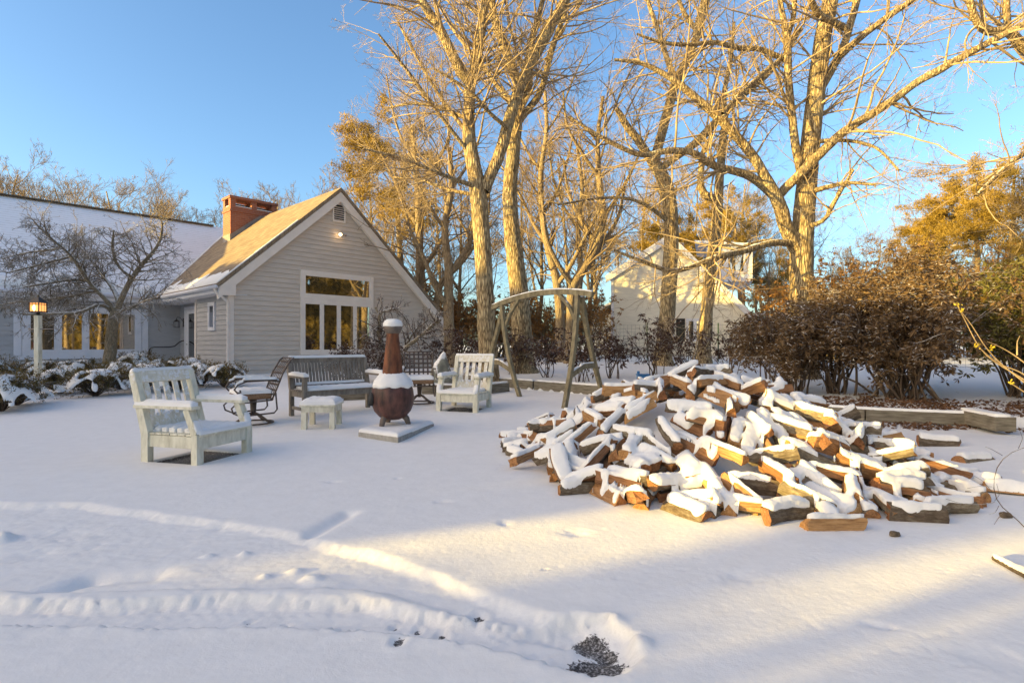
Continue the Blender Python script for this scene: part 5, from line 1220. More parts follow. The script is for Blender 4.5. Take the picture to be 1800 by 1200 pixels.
for i, (px, Y, R, H, n, lab) in enumerate([(1025, 12.6, .7, 1.45, 1500, 'dark drooping laurel framed by the right legs of the swing frame'), (960, 13.6, .8, 1.3, 1500, 'dark drooping laurel inside the swing frame arch'), (1075, 13.4, .7, 1.5, 1200, 'dark laurel just right of the swing frame'),
        (1150, 14.2, .9, 1.75, 1700, 'dark laurel in front of the kinked oak trunk'), (1215, 14.4, .8, 1.7, 1500, 'dark laurel between the two trunks before the neighbouring house'), (1285, 14.0, .8, 1.7, 1300, 'dark laurel right of the leaning slender tree'), (1350, 12.4, .9, 1.6, 2600, 'dark laurel at the left foot of the big brown shrub'),
        (905, 14.5, .7, 1.3, 1300, 'dark laurel between the forked oak and the stout oak'), (815, 15.5, .9, 1.5, 1900, 'tangled dark laurel beside the low end of the gable'), (770, 17.5, .8, 1.4, 1300, 'dark laurel in shade against the far corner of the house')]):
    x = (px-900)/F*Y; shrub('laurel', lab, 'shrub', x, Y, R, H*.92, 8, int(n*.6), 20+i, 'leaf_laurel', .12, .034, srad=.014, droop=1.0, group=LG)
shrub('winter_shrub', 'dense reddish twiggy shrub flecked with snow under the gable window', 'shrub', -3.9, 13.4, .85, 1.0, 26, 4500, 41, 'leaf_laurel', .05, .03, srad=.012, droop=.1, group='twiggy shrubs under the gable window')
shrub('winter_shrub', 'twiggy shrub with small dark leaves left of the chiminea neck', 'shrub', -3.15, 14.2, .7, 1.05, 22, 3000, 42, 'leaf_laurel', .05, .03, srad=.012, droop=.1, group='twiggy shrubs under the gable window')
# understorey thickets, lit through the wood
for i, (px, Y, R, H, lab) in enumerate([(800, 24, 2.6, 3.4, 'rust leaved thicket just past the house end'), (880, 26, 2.6, 2.8, 'rust leaved thicket behind the forked oak'), (960, 25, 2.6, 2.8, 'rust leaved thicket seen through the swing frame'), (1030, 27, 2.4, 3.2, 'rust leaved thicket left of the neighbouring house'),
        (1370, 27, 3, 3.6, 'rust leaved thicket right of the neighbouring house'), (1450, 24, 3, 4.0, 'rust leaved thicket behind the thick oak'), (1530, 26, 3.2, 4.6, 'orange leaved oak scrub above the middle of the brown shrub'), (1620, 24, 3, 4.4, 'orange leaved oak scrub right of the first'), (1710, 26, 3, 5.0, 'orange leaved scrub under the tall right pines'), (1790, 23, 3, 4.6, 'orange leaved scrub at the right margin')]):
    x = (px-900)/F*Y; shrub('thicket', lab, 'thicket', x, Y, R, H, 34, 7000, 60+i, 'leaf_rust', .13, .06, stem='twig_far', srad=.03, bare=.15, group='rust leaved thickets in the wood')
# azaleas with snow caps
def azalea(x, y, r, h, seed, label):
    rng = np.random.default_rng(seed); z = g_(x, y); t = thing('azalea', label, 'shrub', (x, y, z-.02), 0, 'round azaleas capped with snow before the house')
    n = 70; a = rng.uniform(0, 6.28, n); q = rng.uniform(.1, 1, n)**.6
    d = np.column_stack([np.cos(a)*q*r/h, np.sin(a)*q*r/h, np.full(n, .85)]); L = h*rng.uniform(.8, 1.15, n)/np.sqrt(1-.3*q)*.95
    p0, r0 = grow(rng, np.zeros((n, 3)), d, L, np.full(n, .008), 6, .1, 0, .5); k = kids(rng, p0, r0, 6, .35, 1, .7, .4, .8); p1, r1 = grow(rng, *k[:3], np.full(len(k[0]), .004), 3, .15, .02, .6)
    V, Fc = tubes([(p0, r0, 4), (p1, r1, 3)]); fastmesh('stems', V, Fc, M['twig_dark'], t)
    tips = np.concatenate([p1[:, -1], p1[:, -2], p0[:, -1]]); c = np.repeat(tips, 5, 0)+rng.normal(0, .02, (len(tips)*5, 3)); V, Fc = leaves(rng, c, rng.normal(0, 1, c.shape)+[0, 0, .5], .045, .018); fastmesh('leaves', V, Fc, M['leaf_azalea'], t, False)
    # snow pads resting on the outermost clusters
    res = .024; xs = np.arange(-r*1.15, r*1.15, res); X, Y = np.meshgrid(xs, xs); H = np.full(X.shape, np.nan)
    allp = np.concatenate([tips, c]); ii = np.clip(((allp[:, 0]+r*1.15)/res).astype(int), 0, len(xs)-1); jj = np.clip(((allp[:, 1]+r*1.15)/res).astype(int), 0, len(xs)-1)
    H2 = np.full(X.shape, -1.); np.maximum.at(H2, (jj, ii), allp[:, 2])
    for _ in range(2):
        Pp = np.pad(H2, 1, constant_values=-1); H2 = np.max([Pp[1+b:1+b+len(xs), 1+a_:1+a_+len(xs)] for a_ in (-1, 0, 1) for b in (-1, 0, 1)], 0)
    pad = fbm(X*7.5+seed, Y*7.5, seed, 3); rr2 = np.hypot(X, Y)/r
    H = np.where((H2 > h*.5) & (pad > -.2+.12*rr2), H2, np.nan)
    dome = h*1.0*np.sqrt(np.clip(1-(rr2/1.12)**2, 0.05, 1)); H = np.where(~np.isnan(H), np.minimum(H, dome+.03), np.nan)
    ok = ~np.isnan(H); H = smooth_(H, ok, .07, 3); gy_, gx_ = np.gradient(np.where(ok, H, 0), res); H = np.where(np.hypot(gx_, gy_) > 2.1, np.nan, H)
    snow_grid('settled_snow', xs, xs, H, t, .075, .045, seed, .07, .3, 'snow')
    return t
AZ = [(30, 9.9, .42, .5), (75, 14.0, .5, .5), (105, 11.6, .42, .48), (128, 14.3, .5, .48), (168, 11.2, .46, .5), (150, 15.0, .4, .45), (210, 12.4, .5, .55), (250, 12.0, .5, .55), (240, 15.5, .55, .62), (285, 13.4, .5, .55), (312, 12.2, .42, .5), (330, 14.2, .5, .55), (355, 13.2, .42, .5), (395, 12.9, .46, .5), (-12, 10.6, .5, .7), (200, 14.3, .45, .45), (2, 9.2, .45, .55)]
AZ.sort(key=lambda a: a[0]); c1 = 0; c2 = 0
for i, (px, Y, r, h) in enumerate(AZ):
    back = Y > 13.9
    if back: c1 += 1; lab = 'snow capped azalea in the back row under the house wall, %s from the left' % ORD[c1-1]
    else: c2 += 1; lab = 'snow capped azalea in the front row, %s from the left' % ORD[c2-1]
    azalea((px-900)/F*Y, Y, r, h, 300+i, lab)
# forsythia wands on the right, thin dark twig in front
rng = np.random.default_rng(8)
t = thing('witch_hazel', 'sunlit yellow twigs with few yellow flowers reaching in from the right margin', 'shrub', (6.4, 5.6, g_(6.4, 5.6)-.05), 0); b0 = np.array(t.location)
W_ = []
for pts in ([(1835, 690), (1790, 660), (1745, 635), (1722, 615), (1700, 570), (1682, 535)], [(1840, 700), (1800, 672), (1760, 640), (1730, 610), (1712, 575), (1690, 548)], [(1830, 660), (1785, 625), (1760, 610), (1735, 600)], [(1840, 700), (1800, 655), (1755, 640), (1722, 612), (1718, 607)], [(1845, 720), (1810, 695), (1780, 675), (1772, 672)], [(1788, 624), (1788, 600), (1793, 590)]):
    Q, r = resample([P(a, b, 5.6) for a, b in pts], np.linspace(.008, .003, len(pts)), 14); W_.append(((Q-b0)[None], r[None], 5))
Q, r = resample([tuple(b0), P(1890, 760, 5.6), P(1840, 700, 5.6)], [.02, .014, .009], 12); W_.append(((Q-b0)[None], r[None], 6))
V, Fc = tubes(W_); fastmesh('twigs', V, Fc, M['twig'], t)
cc = []
for a, b in ((1716, 607), (1776, 672), (1682, 535), (1690, 545), (1745, 612)):
    cc = P(a, b, 5.6)-b0+rng.normal(0, .012, (26, 3)); V, Fc = leaves(rng, cc, rng.normal(0, 1, cc.shape), .022, .01); fastmesh('flower', V, Fc, M['petal'], t, False)
bt = gp(1830, 960); t = thing('seedling', 'thin dark bare twig arching over the snow at right in front of the heap', 'seedling', (bt[0], bt[1], gz(*bt)-.02), 0); b0 = np.array(t.location); YT = bt[1]
W_ = []
for pts, r in (([(1830, 960), (1800, 925), (1785, 905), (1765, 898), (1748, 882), (1744, 850), (1750, 818), (1765, 798), (1790, 788), (1815, 782)], .003), ([(1748, 882), (1725, 887), (1690, 885), (1662, 876)], .0018), ([(1744, 855), (1720, 854), (1700, 858)], .0015), ([(1765, 898), (1755, 910), (1747, 922)], .0018), ([(1762, 800), (1745, 790), (1732, 785)], .0016), ([(1756, 888), (1750, 900), (1738, 904)], .0015), ([(1748, 880), (1757, 870), (1752, 850)], .0013), ([(1790, 788), (1798, 770), (1790, 750)], .0015), ([(1746, 866), (1728, 845), (1705, 832)], .0013)):
    Q, rr1 = resample([P(a, b, YT) for a, b in pts], np.linspace(r, r*.6, len(pts)), 14); W_.append(((Q-b0)[None], rr1[None], 5))
V, Fc = tubes(W_); fastmesh('twigs', V, Fc, M['twig_dark'], t)
# fallen leaves on the bed
n = 9000; xs = rng.uniform(3.2, 10.5, n*3); ys = rng.uniform(7.3, 11.5, n*3); L = ground(xs, ys); k = (L[2]*1.25+.35*fbm(xs*2, ys*2, 5, 3) > rng.uniform(.25, 1.1, n*3)*.8); xs, ys, zs = xs[k], ys[k], L[0][k]
c = np.column_stack([xs, ys, zs+rng.uniform(.0, .03, len(xs))]); V, Fc = leaves(rng, c, rng.normal(0, 1, c.shape)*[1, 1, .35], .075, .04)
tag(fastmesh('leaf_litter', V, Fc, M['litter_leaf'], None, False), 'brown fallen leaves scattered over the snow of the bed', 'leaf litter', None, 'stuff')
# ================================================================ firewood heap
# where every split log came to rest: [shape, x, y, z, rx, ry, rz]
PILE = [[0,1.183,4.499,0.314,2.06,0.323,-1.21],
[1,2.592,4.674,0.468,2.69,0.442,-1.402],
[2,1.137,6.179,0.625,0.337,0.047,-2.022],
[3,1.82,5.324,0.782,-0.196,0.31,-2.298],
[4,2.599,5.607,0.766,0.024,0.331,-0.308],
[5,1.366,6.44,0.664,2.728,-0.32,-1.31],
[6,3.941,6.459,0.099,1.172,0.047,-1.177],
[7,0.097,6.057,0.109,0.577,-0.191,-1.26],
[8,0.941,3.98,0.052,-2.312,0.121,-2.045],
[9,2.154,6.975,0.601,0.168,-0.543,-2.527],
[10,2.206,5.494,0.825,2.936,0.255,-1.126],
[11,2.149,4.267,0.31,-2.245,0.501,-1.36],
[12,1.782,6.632,0.681,0.38,0.042,-2.848],
[13,1.869,7.037,0.528,-3.003,-0.39,-0.833],
[14,2.916,5.454,0.619,-2.684,0.167,-1.55],
[15,2.185,5.97,0.881,-2.507,0.153,1.195],
[0,1.724,5.56,0.818,0.149,0.131,-1.389],
[1,2.312,4.46,0.411,-0.204,0.435,-1.864],
[2,0.729,4.643,0.231,0.743,0.395,-1.611],
[3,2.933,4.976,0.489,-2.577,0.384,-1.407],
[4,2.525,7.768,0.116,-0.344,-2.731,1.502],
[5,2.827,5.3,0.645,-2.266,0.231,-1.632],
[6,0.676,4.383,0.099,0.403,0.175,-1.278],
[7,3.563,4.816,0.225,0.461,0.309,-1.603],
[8,0.278,5.081,0.112,-1.626,0.326,-1.801],
[9,4.039,4.78,0.039,2.617,-0.0,-1.512],
[10,1.408,7.203,0.371,-0.314,0.424,1.457],
[11,1.228,5.598,0.678,1.289,0.085,2.077],
[12,1.552,4.711,0.494,-2.382,0.243,-0.967],
[13,0.993,4.207,0.131,0.798,0.406,-2.661],
[14,2.627,7.486,0.242,1.465,0.491,0.844],
[15,4.167,6.038,0.044,2.498,-0.0,-1.7],
[0,3.046,5.304,0.536,-2.672,0.268,-1.468],
[1,2.992,4.362,0.22,-0.427,-0.309,3.112],
[2,0.916,5.547,0.526,-0.67,2.983,-0.93],
[3,-0.024,4.903,0.032,0.829,-3.141,-0.338],
[4,1.004,7.094,0.294,-2.569,-0.409,-1.528],
[5,3.202,6.235,0.526,-1.485,0.391,-0.192],
[6,3.26,4.888,0.352,1.204,0.24,-1.805],
[7,0.469,4.536,0.077,1.693,0.003,2.299],
[8,0.823,7.024,0.287,1.354,-0.229,-1.856],
[9,2.076,6.993,0.541,0.05,0.43,1.692],
[10,3.044,3.972,0.076,-0.35,0.108,-1.616],
[11,3.257,4.063,0.062,-0.389,0.052,-1.633],
[12,2.053,6.214,0.835,-2.949,-0.294,-1.162],
[13,1.56,6.895,0.548,2.189,0.321,1.158],
[14,0.246,6.542,0.16,2.203,-0.087,-2.187],
[15,0.239,6.21,0.177,0.209,2.738,-1.002],
[0,1.68,7.935,0.05,-0.099,0.039,0.289],
[1,1.395,3.771,0.058,-0.0,0.113,-2.135],
[2,3.592,7.397,0.037,2.855,-0.0,-0.614],
[3,1.607,6.205,0.783,-0.346,-0.174,0.34],
[4,1.934,3.607,0.049,0.106,0.0,-0.882],
[5,2.394,7.6,0.222,0.943,-0.436,-1.107],
[6,3.063,6.464,0.516,-1.887,-0.14,2.415],
[7,0.706,7.499,0.075,2.498,-0.184,-1.069],
[8,2.776,6.007,0.703,0.709,-2.782,0.576],
[9,0.882,6.907,0.387,-0.276,3.003,-0.504],
[10,0.258,5.482,0.176,0.262,2.617,0.402],
[11,1.091,5.86,0.625,-1.557,0.212,-2.067],
[12,1.951,5.05,0.693,-2.124,0.273,-0.934],
[13,0.523,7.268,0.099,1.053,-0.262,-0.929],
[14,0.184,6.553,0.089,-2.493,0.068,-2.089],
[15,1.17,7.113,0.358,1.578,0.293,1.228],
[0,0.374,5.693,0.292,1.505,-0.244,-1.037],
[1,2.447,4.729,0.519,2.881,0.418,-1.398],
[2,2.834,4.903,0.499,2.664,0.39,-1.41],
[3,-0.039,6.118,0.04,-2.793,0.013,1.839],
[4,0.759,7.078,0.21,-0.467,0.243,1.24],
[5,-0.116,5.716,0.052,2.513,0.0,1.951],
[6,3.366,6.014,0.464,0.25,0.334,0.891],
[7,3.287,7.598,0.061,1.975,0.053,0.024],
[8,3.685,6.484,0.218,2.99,0.183,-0.874],
[9,2.455,5.094,0.667,-0.318,0.245,-2.008],
[10,2.333,7.143,0.56,-0.197,0.209,1.917],
[11,2.618,7.286,0.35,-0.135,0.496,1.095],
[12,0.585,5.735,0.377,-2.583,-0.431,-0.421],
[13,3.145,3.95,0.057,2.17,0.043,-1.598],
[14,0.448,6.974,0.113,1.181,-0.273,0.407],
[15,4.034,4.502,0.045,-2.57,-0.0,-0.718],
[0,4.09,6.211,0.057,0.111,-3.07,1.331],
[1,0.348,6.26,0.277,-0.484,0.418,1.517],
[2,3.293,4.537,0.196,0.055,0.534,-0.591],
[3,2.582,6.299,0.742,1.804,0.322,1.114],
[4,-0.057,5.334,0.049,0.113,-0.0,-0.965],
[5,1.423,7.953,0.064,2.568,-0.061,-1.38],
[6,2.747,4.061,0.134,-0.454,0.386,-2.001],
[7,3.655,5.435,0.285,0.316,0.447,0.267],
[8,1.14,7.558,0.205,-0.529,0.058,-0.249],
[9,1.279,7.905,0.051,0.0,0.076,1.95],
[10,3.257,5.351,0.47,-0.215,0.439,-0.724],
[11,4.065,6.747,0.042,0.839,-3.081,0.712],
[12,2.537,3.771,0.075,-0.193,0.13,-1.683],
[13,3.801,4.387,0.046,2.513,0.0,1.662],
[14,2.258,6.297,0.794,-1.681,-0.228,-2.749],
[15,-0.34,6.724,0.044,0.057,0.0,1.022],
[0,0.434,4.915,0.164,1.999,0.43,-1.929],
[1,1.912,6.196,0.833,-0.037,-0.245,-1.098],
[2,0.107,5.694,0.113,0.45,-0.152,-1.25],
[3,0.637,4.08,0.032,-2.313,0.0,-1.179],
[4,0.307,4.599,0.16,-0.128,-2.489,-1.348],
[5,3.351,7.841,0.052,-0.629,0.0,-0.272],
[6,3.087,7.307,0.212,-0.527,0.316,-0.07],
[7,0.372,5.431,0.304,1.183,-0.412,0.333],
[8,1.835,6.934,0.617,1.517,2.798,0.236],
[9,2.582,5.03,0.649,-0.66,-2.684,-0.03],
[10,3.062,6.095,0.595,0.306,-0.216,2.281],
[11,2.367,7.058,0.492,3.098,-0.248,-0.801],
[12,2.506,6.364,0.801,-0.676,-0.522,-2.018],
[13,3.587,5.526,0.336,-0.257,-0.444,-2.816],
[14,1.818,4.602,0.479,0.186,2.71,1.028],
[15,3.483,4.589,0.141,-2.641,0.52,-0.964],
[0,4.164,5.733,0.052,0.303,-3.027,0.72],
[1,2.239,4.701,0.535,-0.203,0.396,-1.869],
[2,4.048,5.332,0.124,-1.783,0.393,0.658],
[3,0.828,4.105,0.171,2.965,-0.055,-0.814],
[4,1.458,4.384,0.33,-1.938,0.241,-0.834],
[5,4.469,6.555,0.052,-1.885,-0.0,-1.93],
[6,2.888,7.554,0.136,3.004,-0.179,-0.761],
[7,4.409,5.966,0.044,2.498,-0.0,-0.659],
[8,1.295,6.095,0.683,-1.951,-0.09,-1.607],
[9,4.863,5.437,0.037,0.0,0.0,0.111],
[10,1.263,3.777,0.085,-2.946,-0.274,-0.843],
[11,2.549,6.899,0.528,-2.516,0.398,0.68],
[12,0.893,7.449,0.1,0.04,-2.781,1.473],
[13,3.094,7.879,0.046,-0.628,0.0,2.025],
[14,4.15,6.518,0.091,-0.087,-0.31,-1.587],
[15,0.151,6.632,0.161,1.145,2.546,0.05],
[0,0.898,3.721,0.044,1.658,0.0,0.555],
[1,0.183,4.762,0.105,0.323,-0.283,1.279],
[2,0.595,6.989,0.21,-2.867,-0.052,1.071],
[3,1.811,3.97,0.154,2.195,0.106,-0.29],
[4,2.581,6.04,0.779,-0.131,-0.298,-2.349],
[5,0.28,7.221,0.052,0.001,-3.142,1.216],
[6,1.5,4.465,0.369,-1.449,0.242,-0.86],
[7,4.353,5.599,0.045,-2.57,-0.0,-1.546],
[8,1.903,7.898,0.076,1.051,0.068,0.463],
[9,1.14,4.371,0.278,0.813,-0.245,2.137],
[10,0.047,5.39,0.092,-0.321,-0.122,-1.143],
[11,2.661,5.378,0.747,0.606,3.07,0.108],
[12,2.431,4.272,0.336,0.462,0.424,-0.127],
[13,0.732,4.879,0.302,-0.763,2.818,-0.313],
[14,2.181,7.231,0.449,-2.525,0.581,0.752],
[15,3.35,4.282,0.108,0.017,0.339,-0.911],
[0,0.479,6.749,0.197,-1.203,2.686,0.062],
[1,-0.286,6.161,0.034,0.249,3.142,0.83],
[2,3.344,7.048,0.233,1.641,0.529,0.634],
[3,0.43,4.681,0.175,1.9,0.242,-0.641],
[4,0.896,4.288,0.236,-0.054,-0.092,-1.314],
[5,-0.267,6.525,0.052,-1.256,-0.0,-2.64],
[6,3.226,8.011,0.109,-0.244,-0.297,-1.349],
[7,2.947,3.888,0.158,0.156,0.154,-0.101],
[8,2.74,6.553,0.621,1.281,0.144,-0.434],
[9,0.101,7.025,0.032,2.892,0.0,1.378],
[10,1.904,4.54,0.457,-2.768,-0.423,0.998],
[11,1.711,4.654,0.537,0.024,-3.054,-1.13],
[12,3.701,7.187,0.112,-0.179,-2.793,0.489],
[13,0.244,5.893,0.32,-1.309,-0.076,-2.857],
[14,1.557,3.794,0.06,-2.312,0.192,-2.111],
[15,1.774,8.07,0.1,0.052,-0.287,-1.377],
[0,2.716,5.294,0.659,0.013,2.954,1.411],
[1,3.854,6.001,0.186,-2.681,0.503,0.411],
[2,0.123,6.175,0.163,3.077,-0.123,-0.946],
[3,1.992,3.727,0.057,-2.531,0.12,-0.728],
[4,0.5,7.173,0.165,0.376,2.407,0.261],
[5,0.426,4.26,0.053,-1.29,0.0,-2.808],
[6,-0.011,6.754,0.031,0.83,3.141,0.175],
[7,0.419,7.54,0.098,0.071,-0.333,-1.651],
[8,1.479,5.536,0.752,1.907,0.237,-1.776],
[9,3.526,6.799,0.222,0.049,-0.526,-2.654],
[10,1.915,8.048,0.1,2.925,-0.375,-1.317],
[11,0.83,4.614,0.304,-0.29,-0.149,1.138],
[12,3.15,7.4,0.207,0.102,0.819,1.333],
[13,0.339,5.337,0.215,-0.663,0.534,-2.949],
[14,0.737,5.482,0.46,-0.127,-2.992,-1.193],
[15,2.638,4.34,0.37,-1.29,0.327,0.294],
[0,3.635,4.747,0.123,-0.539,0.306,-1.596],
[1,3.15,5.87,0.622,-0.267,-0.039,-2.629],
[2,3.753,7.05,0.053,0.287,-3.078,-0.705],
[3,1.231,4.01,0.098,0.475,-0.161,0.047],
[4,0.261,5.028,0.204,0.332,-0.379,-0.312],
[5,4.094,6.167,0.155,0.198,-3.073,1.318],
[6,3.764,4.494,0.158,-1.48,-2.851,-0.286],
[7,2.525,4.103,0.196,2.993,0.218,-0.13],
[8,4.148,4.185,0.028,0.829,3.142,-0.591],
[9,0.289,4.774,0.109,0.828,0.194,-1.865],
[10,2.206,7.833,0.124,0.145,0.237,0.346],
[11,3.39,7.357,0.097,0.386,0.182,1.84],
[12,1.0,4.379,0.244,-2.93,0.022,-1.266],
[13,-0.088,6.48,0.047,1.845,0.0,0.381],
[14,2.932,7.816,0.047,-0.202,0.0,-0.477],
[15,4.208,5.809,0.149,-2.664,0.086,-0.968],
[0,3.976,5.928,0.183,-2.088,0.335,-1.503],
[1,3.508,4.423,0.119,2.892,0.555,-1.051],
[2,3.437,6.397,0.367,-2.94,0.486,0.435],
[3,0.182,5.81,0.207,-2.288,0.064,-1.119],
[4,3.824,6.785,0.107,2.893,0.377,0.364],
[5,1.025,7.6,0.107,1.755,-0.32,-1.591],
[6,2.928,4.559,0.343,1.984,0.388,-0.232],
[7,2.368,6.224,0.849,0.288,-0.157,1.941],
[8,1.905,6.427,0.82,1.538,0.527,2.117],
[9,0.761,6.569,0.377,0.016,0.499,2.667],
[10,0.541,5.259,0.296,2.807,-0.501,0.578],
[11,2.606,6.782,0.582,1.484,0.398,0.607],
[12,2.35,3.975,0.178,-0.478,0.51,-1.068],
[13,1.866,7.793,0.117,-0.683,-0.172,-2.803],
[14,3.172,5.566,0.544,1.743,0.43,-0.016],
[15,0.665,4.55,0.269,2.513,-0.492,0.773],
[0,1.17,5.2,0.555,0.705,2.723,0.345],
[1,3.075,7.013,0.339,0.041,-0.501,-2.364],
[2,1.14,3.724,0.08,2.888,0.238,-1.045],
[3,1.686,3.274,0.047,-0.088,-0.0,1.754],
[4,3.087,4.058,0.166,-0.104,0.03,-3.018],
[5,3.212,4.198,0.177,1.215,0.232,3.118],
[6,1.281,7.763,0.124,-2.022,-0.05,-1.685],
[7,0.663,6.698,0.362,0.659,-0.097,-2.558],
[8,2.85,6.75,0.503,0.687,-2.719,1.185],
[9,2.084,7.628,0.208,0.453,0.281,2.619],
[10,0.931,4.573,0.319,-0.076,2.996,1.137],
[11,-0.865,5.301,0.046,-0.087,0.0,-0.309],
[12,2.011,7.241,0.458,0.842,-0.414,-2.151],
[13,2.842,5.582,0.749,0.171,0.447,1.018],
[14,0.537,7.561,0.04,-2.908,-0.0,-1.565],
[15,-0.563,5.478,0.057,-1.756,-0.0,-1.637],
[0,2.055,4.159,0.333,2.296,-0.239,-0.294],
[1,2.855,6.196,0.707,2.557,-0.272,-0.986],
[2,3.363,5.593,0.464,1.225,0.044,-1.665],
[3,0.737,8.021,0.05,1.658,0.0,1.976],
[4,2.303,3.762,0.083,-2.637,0.21,-1.158],
[5,1.598,7.693,0.155,-1.079,-0.509,-1.683],
[6,0.119,5.578,0.209,0.636,2.753,0.022],
[7,2.527,3.818,0.155,0.05,-0.141,1.096],
[8,1.586,8.103,0.09,1.658,-0.239,-1.108],
[9,0.485,4.324,0.128,-0.45,-0.394,-0.338],
[10,2.015,3.975,0.238,-1.315,0.223,-1.308],
[11,1.642,3.79,0.14,1.707,-0.598,2.226],
[12,3.217,4.927,0.415,0.289,0.245,-1.82],
[13,0.84,6.809,0.443,-1.5,-0.196,1.511],
[14,3.359,7.316,0.15,-2.315,-0.376,-0.786],
[15,1.457,3.957,0.184,0.41,-0.247,1.571],
[0,0.805,3.862,0.104,0.346,-0.265,-1.495],
[1,3.271,7.259,0.247,2.762,0.386,-1.112],
[2,0.737,4.092,0.126,0.546,-3.045,-0.583],
[3,3.986,5.59,0.229,0.438,3.045,0.159],
[4,1.591,4.909,0.626,-0.132,-0.005,-0.455],
[5,2.674,7.72,0.158,-0.782,-0.653,-2.074],
[6,0.884,5.147,0.445,0.05,0.454,-2.332],
[7,3.926,6.375,0.163,-2.667,-0.03,-0.961],
[8,2.851,3.853,0.071,-0.35,0.103,-1.638],
[9,2.097,3.949,0.131,-2.808,-0.414,0.889],
[10,2.858,4.26,0.243,-1.147,0.381,-0.129],
[11,2.788,8.006,0.031,-2.313,0.0,0.24],
[12,0.974,6.616,0.484,-2.755,-0.134,-1.48],
[13,1.0,4.836,0.398,-1.663,0.022,-0.831],
[14,3.828,6.684,0.166,-0.446,-2.823,0.383],
[15,1.354,6.997,0.51,1.758,2.623,-0.107],
[0,4.842,6.801,0.028,-2.313,-0.0,-0.844],
[1,0.0,3.908,0.034,-0.249,-3.142,0.626],
[2,3.435,3.976,0.052,1.696,0.0,2.129],
[3,3.086,4.871,0.404,-2.349,0.261,-1.83],
[4,4.048,5.48,0.108,0.465,0.197,0.587],
[5,3.851,5.175,0.14,-1.615,0.425,-1.046],
[6,2.101,3.361,0.048,-1.483,-3.142,0.035],
[7,2.094,8.216,0.044,0.057,-0.0,2.53],
[8,1.572,6.408,0.75,0.242,0.074,-2.081],
[9,3.969,4.999,0.078,1.405,-0.02,-2.386],
[10,1.282,6.791,0.515,0.266,0.329,3.054],
[11,-0.269,6.973,0.071,0.949,0.0,2.935],
[12,2.725,3.721,0.068,-0.241,2.959,1.421],
[13,3.846,6.209,0.187,-1.625,-2.67,-0.351],
[14,-0.144,7.037,0.029,-2.313,-0.0,-0.207],
[15,2.059,5.097,0.716,-2.356,0.308,-0.946],
[0,1.226,5.346,0.612,0.749,2.753,0.309],
[1,4.083,5.204,0.065,0.377,-2.973,-0.196],
[2,1.099,5.841,0.72,1.473,0.026,3.095],
[3,3.705,4.542,0.098,0.543,0.126,-1.651],
[4,0.261,7.576,0.121,2.892,-0.457,-0.457],
[5,3.652,4.106,0.052,2.513,-0.0,-1.558],
[6,3.111,4.628,0.427,-0.557,0.202,-2.176],
[7,2.374,6.671,0.665,-2.956,-0.107,-0.642],
[8,2.118,4.559,0.516,-2.376,-0.193,1.625],
[9,1.972,4.43,0.4,-0.499,2.736,1.002],
[10,1.943,5.313,0.826,2.811,0.013,0.585],
[11,3.571,6.189,0.332,3.069,0.282,-0.812],
[12,-0.12,5.955,0.083,-0.047,2.876,-0.84],
[13,3.694,7.489,0.091,1.396,0.224,1.513],
[14,3.844,5.818,0.228,-1.348,-0.043,1.249],
[15,3.486,7.069,0.247,-0.407,0.47,-0.891],
[0,0.911,8.16,0.042,-0.087,-0.0,2.189],
[1,1.339,4.184,0.237,2.94,-0.221,1.511],
[2,2.837,6.436,0.631,-0.484,-2.953,-0.492],
[3,1.136,4.004,0.148,-2.704,0.039,0.555],
[4,0.667,6.492,0.349,-2.859,-0.505,-0.471],
[5,4.063,5.699,0.19,0.395,2.812,0.864],
[6,2.79,7.451,0.247,-2.664,-0.289,-1.5],
[7,1.002,7.84,0.044,2.498,0.0,0.352],
[8,-0.314,5.342,0.028,0.829,-3.142,-0.509],
[9,2.092,3.717,0.104,2.252,0.329,-0.601],
[10,1.047,5.545,0.585,-2.581,-0.139,-0.929],
[11,3.926,7.112,0.095,1.854,0.229,1.286]]
def log_section(k):
    R = random.Random(100+k); t = k % 8
    if t in (0, 3, 6):
        r = .115+.02*R.random(); pts = [(0, 0)]+[(r*math.cos(a), r*math.sin(a)) for a in [math.radians(x) for x in (5, 30, 55, 85)]]
    elif t in (1, 4):
        r = .085+.015*R.random(); pts = [(r*math.cos(math.radians(x)), r*math.sin(math.radians(x))*.95) for x in range(0, 181, 30)]
    elif t == 2:
        w, h = .07+.01*R.random(), .045; pts = [(-w, -h), (w, -h*.8), (w*.9, h), (0, h*1.25), (-w*.85, h*.9)]
    elif t == 5:
        r = .06+.01*R.random(); pts = [(r*math.cos(math.radians(x)), r*math.sin(math.radians(x))) for x in range(0, 360, 36)]
    else: pts = [(-.09, -.04), (.085, -.05), (.07, .03), (.0, .075), (-.06, .03)]
    cx = sum(p[0] for p in pts)/len(pts); cy = sum(p[1] for p in pts)/len(pts); L = .36+.1*R.random()
    return [((x-cx)*.74, (y-cy)*.74) for x, y in pts], L*.9
KIND = {0: 'quarter', 3: 'quarter', 6: 'quarter', 1: 'half round', 4: 'half round', 2: 'squared', 5: 'round', 7: 'squared'}
